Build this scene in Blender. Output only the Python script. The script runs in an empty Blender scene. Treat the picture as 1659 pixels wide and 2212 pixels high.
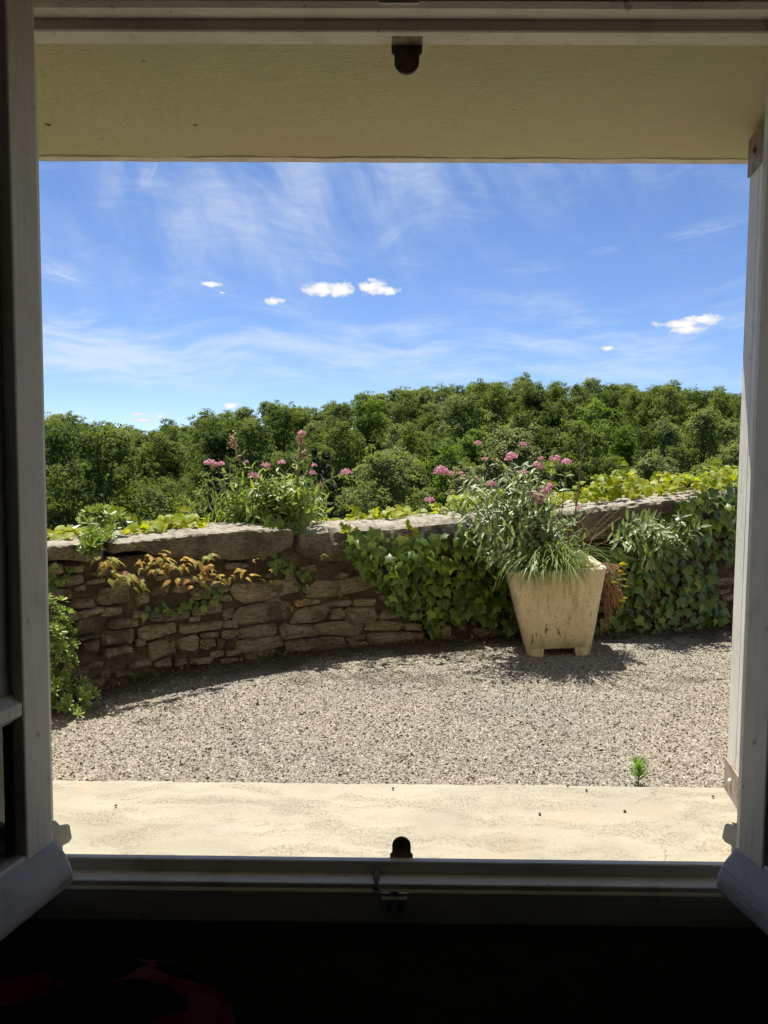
import bpy, math, random
import numpy as np
from mathutils import Vector, Matrix, Quaternion, noise as mnoise
random.seed(7); rng = np.random.default_rng(7)
SC = bpy.context.scene
COL = SC.collection
R = math.radians

# ------------------------------------------------------------------ camera
CAM = Vector((0, 0, 1.145))
FPX = 1662.0                       # focal length in units of a 1659 x 2212 frame
PITCH, ROLL, YAW = R(3.9), R(.43), R(.5)
ROT = Matrix.Rotation(YAW, 3, 'Z') @ Matrix.Rotation(math.pi/2 - PITCH, 3, 'X') @ Matrix.Rotation(ROLL, 3, 'Z')
cd = bpy.data.cameras.new('camera'); cam = bpy.data.objects.new('camera', cd); COL.objects.link(cam)
cam.matrix_world = Matrix.Translation(CAM) @ ROT.to_4x4()
cd.sensor_fit = 'VERTICAL'; cd.sensor_height = 24; cd.lens = 24*FPX/2212
cd.clip_start = .02; cd.clip_end = 6000
SC.camera = cam

# ------------------------------------------------------------------ light
SUN_EL, SUN_AZ = R(69), R(-21)      # azimuth from +Y, negative = left
SUN_DIR = Vector((math.cos(SUN_EL)*math.sin(SUN_AZ), math.cos(SUN_EL)*math.cos(SUN_AZ), math.sin(SUN_EL)))
sl = bpy.data.lights.new('sun', 'SUN'); sl.energy = 5.0; sl.angle = R(.53); sl.color = (1, .945, .85)
sun = bpy.data.objects.new('sun', sl); COL.objects.link(sun)
sun.rotation_mode = 'QUATERNION'; sun.rotation_quaternion = SUN_DIR.to_track_quat('Z', 'Y'); sun.location = (-3, 8, 20)
SC.view_settings.view_transform = 'Standard'; SC.view_settings.look = 'None'
SC.view_settings.gamma = 1; SC.view_settings.exposure = 0.93
SC.view_settings.use_curve_mapping = False
SC.render.engine = 'CYCLES'
SC.cycles.use_denoising = True
SC.cycles.max_bounces = 10; SC.cycles.diffuse_bounces = 6; SC.cycles.glossy_bounces = 4
SC.cycles.transparent_max_bounces = 12; SC.cycles.transmission_bounces = 6
SC.cycles.caustics_reflective = False; SC.cycles.caustics_refractive = False
SC.cycles.sample_clamp_indirect = 6

def ray(x, y):
    return ROT @ Vector(((x-829.5)/FPX, -(y-1106)/FPX, -1))
def at_y(x, y, Y):
    d = ray(x, y); return CAM + d*(Y/d.y)
def at_z(x, y, z):
    d = ray(x, y); return CAM + d*((z-CAM.z)/d.z)

# ------------------------------------------------------------------ node helpers
class NT:
    def __init__(s, nt): s.nt = nt
    def n(s, typ, props=None, **ins):
        nd = s.nt.nodes.new(typ)
        for k, v in (props or {}).items(): setattr(nd, k, v)
        for k, v in ins.items():
            key = int(k[1:]) if k[0] == 'i' and k[1:].isdigit() else k.replace('_', ' ')
            sk = nd.inputs[key]
            if isinstance(v, bpy.types.NodeSocket): s.nt.links.new(v, sk)
            else: sk.default_value = v
        return nd
    def math(s, op, a, b=0.0, c=None, clamp=False):
        nd = s.n('ShaderNodeMath', {'operation': op, 'use_clamp': clamp}, i0=a, i1=b)
        if c is not None:
            if isinstance(c, bpy.types.NodeSocket): s.nt.links.new(c, nd.inputs[2])
            else: nd.inputs[2].default_value = c
        return nd.outputs[0]
    def mix(s, f, a, b, blend='MIX'):
        nd = s.nt.nodes.new('ShaderNodeMix'); nd.data_type = 'RGBA'; nd.blend_type = blend
        for sk, v in ((nd.inputs[0], f), (nd.inputs[6], a), (nd.inputs[7], b)):
            if isinstance(v, bpy.types.NodeSocket): s.nt.links.new(v, sk)
            else: sk.default_value = v if isinstance(v, (int, float)) else (*v, 1)[:4]
        return nd.outputs[2]
    def noise(s, vec, scale, detail=4, rough=.55, dist=0.0, out=0):
        return s.n('ShaderNodeTexNoise', None, Vector=vec, Scale=scale, Detail=detail, Roughness=rough, Distortion=dist).outputs[out]
    def ramp(s, f, a, b, smooth=True):   # 0..1 step between a and b
        nd = s.n('ShaderNodeMapRange', {'interpolation_type': 'SMOOTHSTEP' if smooth else 'LINEAR'}, Value=f)
        nd.inputs[1].default_value = a; nd.inputs[2].default_value = b
        return nd.outputs[0]
    def scale(s, vec, sx, sy, sz):
        return s.n('ShaderNodeVectorMath', {'operation': 'MULTIPLY'}, i0=vec, i1=(sx, sy, sz)).outputs[0]
    def bump(s, h, strength, dist=.01):
        return s.n('ShaderNodeBump', None, Strength=strength, Distance=dist, Height=h).outputs[0]

MATS = {}
def new_mat(name):
    m = bpy.data.materials.new(name); m.use_nodes = True
    t = NT(m.node_tree); b = m.node_tree.nodes['Principled BSDF']
    MATS[name] = m
    def setp(**k):
        for kk, v in k.items():
            sk = b.inputs[kk.replace('_', ' ')]
            if isinstance(v, bpy.types.NodeSocket): m.node_tree.links.new(v, sk)
            else: sk.default_value = (*v, 1)[:4] if isinstance(v, tuple) and len(v) == 3 else v
    return m, t, b, setp
def obj_co(t): return t.n('ShaderNodeTexCoord').outputs['Object']
def geo_pos(t): return t.n('ShaderNodeNewGeometry').outputs['Position']

# ------------------------------------------------------------------ world: clear sky with cirrus and a few small cumulus
w = bpy.data.worlds.new('World'); SC.world = w; w.use_nodes = True
w.cycles.sampling_method = 'MANUAL'; w.cycles.sample_map_resolution = 512
t = NT(w.node_tree)
bg = w.node_tree.nodes['Background']
sky = t.n('ShaderNodeTexSky', {'sky_type': 'NISHITA', 'sun_disc': False, 'sun_elevation': SUN_EL, 'sun_rotation': SUN_AZ,
    'air_density': .95, 'dust_density': .0, 'ozone_density': 4.5, 'altitude': 2200})
SKY_STRENGTH = .0715
co = t.n('ShaderNodeTexCoord').outputs['Generated']
sep = t.n('ShaderNodeSeparateXYZ', None, Vector=co)
U = t.math('ARCTAN2', sep.outputs[0], sep.outputs[1])
V = t.math('ARCSINE', sep.outputs[2])
uv = t.n('ShaderNodeCombineXYZ', None, X=U, Y=V, Z=0.0).outputs[0]
def uvpx(x, y):
    d = ray(x, y).normalized(); return math.atan2(d.x, d.y), math.asin(d.z)
# cirrus: streaked noise, warped; denser in a low band and in one high veil
warp = t.n('ShaderNodeVectorMath', {'operation': 'SCALE'}, i0=t.n('ShaderNodeVectorMath', {'operation': 'SUBTRACT'}, i0=t.noise(uv, 3.0, 3, .5, 0, 1), i1=(.5, .5, .5)).outputs[0], Scale=.13).outputs[0]
uvw = t.n('ShaderNodeVectorMath', {'operation': 'ADD'}, i0=uv, i1=warp).outputs[0]
st1 = t.noise(t.scale(uvw, 3.2, 17, 1), 1.6, 8, .64, .2)
st2 = t.noise(t.scale(t.n('ShaderNodeVectorRotate', {'rotation_type': 'Z_AXIS'}, Vector=uvw, Angle=.9).outputs[0], 4, 9, 1), 1.7, 7, .6, .25)
fine = t.noise(t.scale(uvw, 12, 70, 1), 1.5, 6, .65, .3)
def bump2(cx, cy, a, b):
    du = t.math('DIVIDE', t.math('SUBTRACT', U, cx), a); dv = t.math('DIVIDE', t.math('SUBTRACT', V, cy), b)
    return t.math('POWER', 2.718, t.math('MULTIPLY', t.math('ADD', t.math('MULTIPLY', du, du), t.math('MULTIPLY', dv, dv)), -1.0))
u1, v1 = uvpx(480, 470); u2, v2 = uvpx(700, 760); u3, v3 = uvpx(130, 780); u4, v4 = uvpx(950, 370); u5, v5 = uvpx(1150, 580)
veil = t.math('ADD', bump2(u1, v1, .2, .09), t.math('MULTIPLY', bump2(u4, v4, .22, .06), .8))
low = t.math('ADD', bump2(u2, v2, .9, .055), t.math('MULTIPLY', bump2(u3, v3, .16, .035), .55))
c1 = t.math('MULTIPLY', t.ramp(t.math('ADD', st1, t.math('MULTIPLY', low, .15)), .50, .80), t.math('ADD', .3, t.math('MULTIPLY', low, .5)))
c2 = t.math('MULTIPLY', t.ramp(t.math('ADD', st2, t.math('MULTIPLY', veil, .17)), .46, .84), t.math('ADD', .12, t.math('MULTIPLY', veil, .45)))
cir = t.math('ADD', c1, c2)
cir = t.math('MULTIPLY', cir, t.math('ADD', .2, t.math('MULTIPLY', fine, 1.6)), clamp=True)
def wisp(x, y, a, b, ang, k):
    global cir
    cx, cy = uvpx(x, y)
    p = t.n('ShaderNodeVectorRotate', {'rotation_type': 'Z_AXIS'}, Vector=t.n('ShaderNodeVectorMath', {'operation': 'SUBTRACT'}, i0=uv, i1=(cx, cy, 0)).outputs[0], Angle=ang).outputs[0]
    q = t.scale(p, 1/a, 1/b, 0)
    L = t.n('ShaderNodeVectorMath', {'operation': 'LENGTH'}, i0=q).outputs['Value']
    nz = t.noise(t.scale(p, 26, 190, 1), 1, 5, .6, 1.2)
    f = t.math('MULTIPLY', t.ramp(L, 1.0, 0.0), t.ramp(nz, .3, .72))
    cir = t.math('ADD', cir, t.math('MULTIPLY', f, k), clamp=True)
wisp(130, 585, .05, .018, .25, .75); wisp(320, 375, .035, .012, -1.1, .45); wisp(840, 515, .05, .014, -.7, .3)
wisp(1530, 492, .07, .012, -.16, .5); wisp(1310, 540, .03, .006, -.1, .4); wisp(1160, 578, .07, .012, -.1, .3)
wisp(880, 565, .05, .009, -.05, .3); wisp(1200, 790, .02, .007, -.6, .4); wisp(155, 862, .016, .003, -1.0, .35)
# small fair-weather cumulus at fixed bearings
edge = t.noise(t.scale(uv, 1, 1.5, 1), 85, 5, .58); edge2 = t.noise(uv, 30, 2, .5)
cum = None
for (x, y, a, b) in [(690, 624, 40, 15), (735, 626, 35, 16), (800, 620, 34, 15), (835, 628, 30, 9), (592, 650, 23, 8), (457, 614, 21, 6), (478, 632, 9, 3), (1470, 700, 48, 10),
                     (1482, 712, 36, 8), (1515, 690, 40, 10), (500, 876, 22, 7), (304, 894, 18, 5), (308, 908, 26, 6), (345, 899, 16, 4), (1312, 752, 14, 5)]:
    cx, cy = uvpx(x, y)
    q = t.n('ShaderNodeVectorMath', {'operation': 'MULTIPLY'}, i0=t.n('ShaderNodeVectorMath', {'operation': 'SUBTRACT'}, i0=uv, i1=(cx, cy, 0)).outputs[0], i1=(FPX/a/1.15, FPX/b/1.15, 0)).outputs[0]
    L = t.n('ShaderNodeVectorMath', {'operation': 'LENGTH'}, i0=q).outputs['Value']
    dd = t.math('SUBTRACT', 1.0, L)
    cum = dd if cum is None else t.math('SMOOTH_MAX', cum, dd, .3)
cf = t.math('ADD', cum, t.math('MULTIPLY', t.math('SUBTRACT', edge, .5), 1.7))
cf = t.math('ADD', cf, t.math('MULTIPLY', t.math('SUBTRACT', edge2, .5), .9))
cuf = t.math('MULTIPLY', t.ramp(cf, .05, .5), t.ramp(cum, -.9, -.3))
tint = t.mix(1.0, sky.outputs[0], (.96, .99, 1.10), 'MULTIPLY')
withcir = t.mix(t.math('MULTIPLY', cir, .58), tint, (6.2, 6.7, 7.2))
shade = t.mix(t.ramp(cf, .35, 1.1), (5.6, 5.9, 6.6), (8.6, 8.6, 8.5))
full = t.mix(cuf, withcir, shade)
w.node_tree.links.new(full, bg.inputs[0]); bg.inputs[1].default_value = SKY_STRENGTH

# ------------------------------------------------------------------ mesh helpers
def put(o, parent=None, loc=None):
    COL.objects.link(o)
    if parent is not None: o.parent = parent
    if loc is not None: o.location = loc
    return o
def mesh(name, verts, faces, m=None, smooth=False):
    me = bpy.data.meshes.new(name); me.from_pydata([tuple(v) for v in verts], [], faces)
    if m: me.materials.append(MATS[m] if isinstance(m, str) else m)
    if smooth: me.polygons.foreach_set('use_smooth', [True]*len(me.polygons))
    me.update(); return me
def np_mesh(name, V, F, m, var=None, smooth=False):
    """V (n,3), F (k,s) equal-sized faces, var per vertex"""
    me = bpy.data.meshes.new(name); V = np.asarray(V, np.float32); F = np.asarray(F, np.int32)
    me.vertices.add(len(V)); me.vertices.foreach_set('co', V.ravel())
    k, s = F.shape
    me.loops.add(k*s); me.loops.foreach_set('vertex_index', F.ravel())
    me.polygons.add(k); me.polygons.foreach_set('loop_start', np.arange(0, k*s, s, dtype=np.int32))
    me.materials.append(MATS[m])
    if var is not None:
        a = me.attributes.new('var', 'FLOAT', 'POINT'); a.data.foreach_set('value', np.asarray(var, np.float32))
    me.update(calc_edges=True)
    if smooth: me.polygons.foreach_set('use_smooth', np.ones(k, bool))
    return me
def thing(name, label, cat, loc=(0, 0, 0), group=None):
    o = bpy.data.objects.new(name, None); o.empty_display_size = .1; put(o, None, loc)
    return tag(o, label, cat, group)
def tag(o, label, cat, group=None):
    o['label'] = label; o['category'] = cat
    if group: o['group'] = group
    return o
def struct(o): o['kind'] = 'structure'; return o
def stuff(o): o['kind'] = 'stuff'; return o
def rel(parent, M):
    """local matrix of a part given a world matrix; roots carry translation only"""
    return Matrix.Translation(-parent.location) @ M
class MB:
    """collects simple solids into one mesh, given in world coordinates"""
    def __init__(s): s.v = []; s.f = []
    def add(s, v, f):
        b = len(s.v); s.v += [Vector(p) for p in v]; s.f += [tuple(i+b for i in q) for q in f]; return s
    def box(s, lo, hi):
        (a, b, c), (d, e, g) = lo, hi
        return s.add([(a,b,c),(d,b,c),(d,e,c),(a,e,c),(a,b,g),(d,b,g),(d,e,g),(a,e,g)],
                     [(0,3,2,1),(4,5,6,7),(0,1,5,4),(1,2,6,5),(2,3,7,6),(3,0,4,7)])
    def prism(s, prof, x0, x1, axis='x'):
        """profile [(y,z)] extruded along x"""
        n = len(prof); v = []
        for x in (x0, x1): v += [(x, p[0], p[1]) for p in prof]
        f = [(i, (i+1) % n, n+(i+1) % n, n+i) for i in range(n)]
        return s.add(v, f+[tuple(range(n))[::-1], tuple(range(n, 2*n))])
    def tube(s, pts, rad, sides=6, cap=True):
        pts = [Vector(p) for p in pts]; n = len(pts); v = []; f = []
        rad = rad if isinstance(rad, (list, tuple)) else [rad]*n
        up = Vector((.13, .31, .94))
        for i, p in enumerate(pts):
            d = (pts[min(i+1, n-1)]-pts[max(i-1, 0)])
            d = d.normalized() if d.length > 1e-9 else Vector((0, 0, 1))
            a = d.cross(up)
            if a.length < .05: a = d.cross(Vector((1, 0, 0)))
            a.normalize(); b = d.cross(a)
            v += [p+(a*math.cos(k*2*math.pi/sides)+b*math.sin(k*2*math.pi/sides))*rad[i] for k in range(sides)]
        for i in range(n-1):
            for k in range(sides):
                q = (k+1) % sides; f.append((i*sides+k, i*sides+q, (i+1)*sides+q, (i+1)*sides+k))
        if cap: f += [tuple(range(sides))[::-1], tuple(range((n-1)*sides, n*sides))]
        return s.add(v, f)
    def obj(s, name, m, parent=None, smooth=False, bevel=0, world=True, seg=2):
        off = Vector(parent.location) if (parent is not None and world) else Vector((0, 0, 0))
        p = parent
        if world and parent is not None and parent.parent is not None: off = off + Vector(parent.parent.location)
        me = mesh(name, [v-off for v in s.v], s.f, m, smooth)
        o = put(bpy.data.objects.new(name, me), parent)
        if bevel:
            md = o.modifiers.new('bevel', 'BEVEL'); md.width = bevel; md.segments = seg; md.limit_method = 'ANGLE'
        return o
def nz(p, s=1.0, seed=0.0):
    return mnoise.noise(Vector((p[0]*s+seed, p[1]*s-seed*.7, p[2]*s+seed*.3)))

# ------------------------------------------------------------------ materials
def mk_plaster():
    m, t, b, sp = new_mat('yellow_plaster'); p = geo_pos(t)
    big = t.noise(p, 2.2, 3); mid = t.noise(t.scale(p, 1, 3, 1), 14, 5, .6)
    c = t.mix(t.ramp(big, .38, .68), (.90, .86, .54), (.91, .80, .54))
    c = t.mix(t.math('MULTIPLY', t.ramp(mid, .45, .8), .35), c, (.74, .70, .43))
    pit = t.n('ShaderNodeTexVoronoi', {'feature': 'F1'}, Vector=p, Scale=11.0, Randomness=1.0)
    pm = t.math('MULTIPLY', t.ramp(pit.outputs['Distance'], .085, .05), t.ramp(t.noise(p, 7, 1), .56, .6))
    c = t.mix(t.math('MULTIPLY', pm, .8), c, (.12, .1, .05))
    h = t.math('ADD', t.noise(t.scale(p, 1, 2.2, 1), 55, 6, .68), t.math('MULTIPLY', t.noise(p, 9, 3), 1.2))
    h = t.math('SUBTRACT', h, t.math('MULTIPLY', pm, 1.5))
    sp(Base_Color=c, Roughness=.92, Normal=t.bump(h, .9, .02)); b.inputs['Specular IOR Level'].default_value = .15
mk_plaster()
def simple(name, col, rough=.8, col2=None, sc=8, bumpv=0, bsc=40, spec=.3, metal=0, stretch=(1, 1, 1)):
    m, t, b, sp = new_mat(name); p = t.scale(obj_co(t), *stretch)
    c = col if col2 is None else t.mix(t.ramp(t.noise(p, sc, 5, .6), .36, .66), col, col2)
    sp(Base_Color=c, Roughness=rough, Metallic=metal); b.inputs['Specular IOR Level'].default_value = spec
    if bumpv: sp(Normal=t.bump(t.noise(p, bsc, 5, .65), bumpv, .01))
    return m
def mk_paint(name, ca, cb, grime, axis, k=.5):
    m, t, b, sp = new_mat(name); p = obj_co(t)
    st = (1, 1, 1)
    g = t.noise(t.scale(p, *{'z': (1, 1, .06), 'x': (.06, 1, 1)}[axis]), 90, 5, .65)
    big = t.noise(p, 6, 4, .6)
    c = t.mix(t.ramp(big, .35, .7), ca, cb)
    c = t.mix(t.math('MULTIPLY', t.ramp(g, .5, .78), k), c, grime)
    c = t.mix(t.math('MULTIPLY', t.ramp(t.noise(p, 17, 5, .7), .52, .7), .35), c, grime)
    spk = t.math('MULTIPLY', t.ramp(t.noise(p, 45, 2, .4), .71, .77), .45)
    c = t.mix(spk, c, (.1, .085, .06))
    sp(Base_Color=c, Roughness=.55, Normal=t.bump(t.math('ADD', g, t.math('MULTIPLY', t.noise(p, 25, 4), .6)), .22, .004))
    b.inputs['Specular IOR Level'].default_value = .35
mk_paint('frame_paint', (.80, .76, .67), (.70, .66, .57), (.40, .36, .29), 'x')
mk_paint('casement_paint', (.80, .76, .68), (.72, .68, .60), (.44, .41, .35), 'z')
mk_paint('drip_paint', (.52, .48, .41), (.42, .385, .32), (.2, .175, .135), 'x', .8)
mk_paint('shutter_paint', (.78, .76, .68), (.70, .67, .59), (.38, .35, .29), 'z', .7)
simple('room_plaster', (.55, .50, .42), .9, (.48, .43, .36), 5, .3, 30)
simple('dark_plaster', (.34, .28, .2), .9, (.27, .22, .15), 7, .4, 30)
simple('room_ceiling_paint', (.6, .56, .5), .9, (.52, .48, .42), 4)
simple('room_boards', (.42, .34, .25), .6, (.34, .27, .19), 7, .2, 20, stretch=(1, .1, 1))
simple('facade_render', (.78, .71, .45), .92, (.72, .64, .39), 6, .4, 45)
simple('pale_render', (.80, .75, .64), .92, (.68, .62, .5), 18, .4, 60)
simple('black_iron', (.20, .15, .12), .6, (.13, .085, .06), 30, .2, 60, metal=.2)
simple('rusty_paint', (.36, .31, .26), .6, (.21, .13, .075), 24, .2, 60)
simple('steel_plate', (.78, .78, .76), .42, (.5, .48, .44), 30, metal=.5)
simple('white_metal', (.85, .82, .78), .45, (.74, .70, .66), 20)
simple('putty', (.06, .05, .035), .7, (.035, .03, .02), 10)

def mk_slab():
    m, t, b, sp = new_mat('sill_concrete'); p = geo_pos(t)
    q = t.n('ShaderNodeVectorMath', {'operation': 'ADD'}, i0=p, i1=t.n('ShaderNodeVectorMath', {'operation': 'SCALE'}, i0=t.noise(p, 3, 3, .5, 0, 1), Scale=.25).outputs[0]).outputs[0]
    big = t.noise(t.scale(q, 1, 2.6, 1), 3.4, 6, .6)
    sand = t.noise(t.scale(p, 1, .6, 1), 150, 4, .9); wear = t.noise(t.scale(q, 1, 2.8, 1), 5.2, 5, .62)
    c = t.mix(t.ramp(big, .38, .66), (.345, .316, .244), (.288, .262, .202))
    wm = t.ramp(wear, .44, .60)
    c = t.mix(t.math('MULTIPLY', t.math('MULTIPLY', t.math('ADD', .25, t.math('MULTIPLY', wm, .75)), t.ramp(sand, .47, .6)), .75), c, (.17, .138, .095))
    c = t.mix(t.math('MULTIPLY', t.ramp(t.noise(t.scale(p, 1, 3, 1), 4.1, 3), .62, .74), .5), c, (.345, .315, .27))
    sepp = t.n('ShaderNodeSeparateXYZ', None, Vector=p)
    pink = t.math('MULTIPLY', t.ramp(t.noise(q, 5.5, 4), .58, .72), .4)
    c = t.mix(pink, c, (.35, .265, .175))
    vor = t.n('ShaderNodeTexVoronoi', {'feature': 'DISTANCE_TO_EDGE'}, Vector=t.n('ShaderNodeVectorMath', {'operation': 'ADD'}, i0=p, i1=t.n('ShaderNodeVectorMath', {'operation': 'SCALE'}, i0=t.noise(p, 13, 4, .6, 0, 1), Scale=.16).outputs[0]).outputs[0], Scale=2.6)
    crack = t.math('MULTIPLY', t.ramp(vor.outputs['Distance'], .006, .0015), t.ramp(t.noise(p, 2.2, 2), .55, .62))
    c = t.mix(t.math('MULTIPLY', crack, .6), c, (.15, .11, .07))
    h = t.math('SUBTRACT', t.math('ADD', t.math('MULTIPLY', sand, t.math('ADD', .12, wm)), t.math('MULTIPLY', big, .5)), crack)
    sp(Base_Color=c, Roughness=.88, Normal=t.bump(h, .5, .006)); b.inputs['Specular IOR Level'].default_value = .2
mk_slab()
def mk_pot():
    m, t, b, sp = new_mat('pot_concrete'); p = obj_co(t)
    big = t.noise(p, 5, 4, .6); sp1 = t.noise(p, 120, 4, .8)
    c = t.mix(t.ramp(big, .35, .68), (.70, .59, .40), (.62, .51, .33))
    streak = t.noise(t.scale(p, 1, 1, .05), 22, 4, .6)
    c = t.mix(t.math('MULTIPLY', t.ramp(streak, .48, .66), .65), c, (.40, .295, .175))
    c = t.mix(t.math('MULTIPLY', t.ramp(sp1, .50, .62), .55), c, (.22, .16, .09))
    z = t.n('ShaderNodeSeparateXYZ', None, Vector=p).outputs[2]
    moss = t.math('MULTIPLY', t.ramp(t.noise(t.scale(p, 1, 1, .38), 30, 3, .5), .60, .66), t.math('MULTIPLY', t.ramp(z, .36, .14), t.ramp(z, .04, .1)))
    c = t.mix(t.math('MULTIPLY', moss, .9), c, (.12, .095, .045))
    dirt = t.math('MULTIPLY', t.ramp(z, .13, .0), t.ramp(t.noise(p, 12, 4), .35, .65))
    c = t.mix(t.math('MULTIPLY', dirt, .6), c, (.3, .23, .15))
    rim = t.math('MULTIPLY', t.ramp(z, .495, .512), t.ramp(t.noise(p, 30, 4, .7), .3, .6))
    c = t.mix(t.math('MULTIPLY', rim, .7), c, (.60, .56, .49))
    sp(Base_Color=c, Roughness=.9, Normal=t.bump(t.math('ADD', sp1, t.math('MULTIPLY', big, .8)), .6, .006)); b.inputs['Specular IOR Level'].default_value = .2
mk_pot()
def mk_stone(name, cols, lich, strata=1.0, lit_tops=False):
    m, t, b, sp = new_mat(name); p = geo_pos(t)
    rnd = t.n('ShaderNodeObjectInfo').outputs['Random']
    off = t.n('ShaderNodeVectorMath', {'operation': 'SCALE'}, i0=(3.1, 1.7, 2.3), Scale=t.math('MULTIPLY', rnd, 9.0)).outputs[0]
    q = t.n('ShaderNodeVectorMath', {'operation': 'ADD'}, i0=p, i1=off).outputs[0]
    q = t.n('ShaderNodeVectorRotate', {'rotation_type': 'Y_AXIS'}, Vector=q, Angle=t.math('MULTIPLY', t.math('SUBTRACT', rnd, .5), .35)).outputs[0]
    lay = t.noise(t.scale(q, 1, 1, 4.5), 22, 8, .7, .5); fine = t.noise(q, 75, 6, .8); big = t.noise(q, 7, 5, .65)
    c = t.mix(t.ramp(rnd, .15, .85, False), cols[0], cols[1])
    c = t.mix(t.ramp(big, .4, .66), c, cols[2])
    c = t.mix(t.math('MULTIPLY', t.ramp(lay, .47, .60), .8), c, cols[3])
    c = t.mix(t.math('MULTIPLY', t.ramp(fine, .50, .66), .6), c, (.07, .052, .034))
    c = t.mix(t.math('MULTIPLY', t.ramp(t.noise(q, 46, 6, .8), .56, .66), .5), c, lich)
    lm = t.math('MULTIPLY', t.ramp(t.noise(q, 24, 5, .7), .6, .68), t.ramp(t.noise(q, 6, 2), .45, .6))
    c = t.mix(t.math('MULTIPLY', lm, .75), c, lich)
    dirt = t.math('MULTIPLY', t.ramp(t.noise(p, 5.5, 6, .7), .48, .62), .75)
    if lit_tops:     # sunlit slab tops painted in: up-facing areas mixed paler than the dark fronts
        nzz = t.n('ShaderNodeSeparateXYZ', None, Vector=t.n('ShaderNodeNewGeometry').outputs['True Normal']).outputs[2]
        top_lit = t.math('MULTIPLY', t.ramp(t.math('ADD', nzz, t.math('MULTIPLY', t.math('SUBTRACT', t.noise(q, 30, 4), .5), .7)), .25, .75), t.ramp(t.noise(t.scale(q, 1, 1, 2), 22, 5, .65), .25, .6))
        c = t.mix(t.math('MULTIPLY', top_lit, .85), c, (.50, .46, .38)); dirt = t.math('MULTIPLY', dirt, t.math('SUBTRACT', 1.0, t.math('MULTIPLY', top_lit, .8)))
    c = t.mix(dirt, c, (.085, .06, .035))
    h = t.math('ADD', t.math('MULTIPLY', lay, .9*strata), t.math('ADD', t.math('MULTIPLY', fine, .6), big))
    sp(Base_Color=c, Roughness=.88, Normal=t.bump(h, 1.0, .022)); b.inputs['Specular IOR Level'].default_value = .2
mk_stone('schist', ((.42, .325, .205), (.22, .185, .135), (.34, .28, .195), (.13, .10, .068)), (.60, .55, .42))
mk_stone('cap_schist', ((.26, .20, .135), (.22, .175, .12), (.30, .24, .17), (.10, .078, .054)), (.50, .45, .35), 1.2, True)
def mk_mortar():
    m, t, b, sp = new_mat('earth_mortar'); p = geo_pos(t)
    c = t.mix(t.ramp(t.noise(p, 6, 5, .6), .35, .65), (.085, .063, .040), (.145, .112, .075))
    c = t.mix(t.ramp(t.noise(p, 30, 5, .7), .5, .7), c, (.06, .044, .028))
    c = t.mix(t.math('MULTIPLY', t.ramp(t.noise(p, 12, 4), .62, .7), .6), c, (.2, .155, .1))
    sp(Base_Color=c, Roughness=.95, Normal=t.bump(t.math('ADD', t.noise(p, 40, 6, .7), t.math('MULTIPLY', t.noise(p, 11, 4), 1.4)), 1.0, .03))
    b.inputs['Specular IOR Level'].default_value = .1
mk_mortar()
def mk_ground():
    m, t, b, sp = new_mat('yard_soil'); p = geo_pos(t)
    c = t.mix(t.ramp(t.noise(p, 1.6, 5, .6), .38, .66), (.175, .15, .12), (.13, .11, .085))
    c = t.mix(t.ramp(t.noise(p, 120, 3, .7), .45, .6), c, (.10, .082, .062))
    sp(Base_Color=c, Roughness=.95, Normal=t.bump(t.noise(p, 160, 4, .7), .7, .01)); b.inputs['Specular IOR Level'].default_value = .1
    m, t, b, sp = new_mat('hill_soil'); p = geo_pos(t)
    c = t.mix(t.ramp(t.noise(p, .15, 6, .65), .4, .62), (.030, .036, .014), (.055, .05, .025))
    sp(Base_Color=c, Roughness=.95); b.inputs['Specular IOR Level'].default_value = .1
    m, t, b, sp = new_mat('gravel_chips'); p = geo_pos(t)
    v = t.n('ShaderNodeAttribute', {'attribute_name': 'var'}).outputs['Fac']
    s2 = t.n('ShaderNodeAttribute', {'attribute_name': 'soil'}).outputs['Fac']
    cr = t.n('ShaderNodeValToRGB', None, Fac=v)
    els = cr.color_ramp.elements; els[0].position = 0; els[0].color = (.10, .088, .076, 1); els[1].position = 1; els[1].color = (.40, .372, .33, 1)
    for pos, col in ((.16, (.16, .142, .122, 1)), (.4, (.23, .208, .18, 1)), (.75, (.295, .27, .232, 1))):
        e = els.new(pos); e.color = col
    warm = t.mix(t.ramp(t.n('ShaderNodeSeparateXYZ', None, Vector=p).outputs[1], 3.0, 4.6), (1, .97, .95), (1.02, .94, .80))
    c = t.mix(1.0, cr.outputs[0], t.mix(t.ramp(t.noise(p, 1.1, 4, .6), .38, .62), (.93, .925, .915), (1.03, .985, .90)), 'MULTIPLY')
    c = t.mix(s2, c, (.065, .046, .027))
    sp(Base_Color=c, Roughness=.85, Normal=t.bump(t.noise(p, 400, 2), .2, .003)); b.inputs['Specular IOR Level'].default_value = .2
mk_ground()

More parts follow.
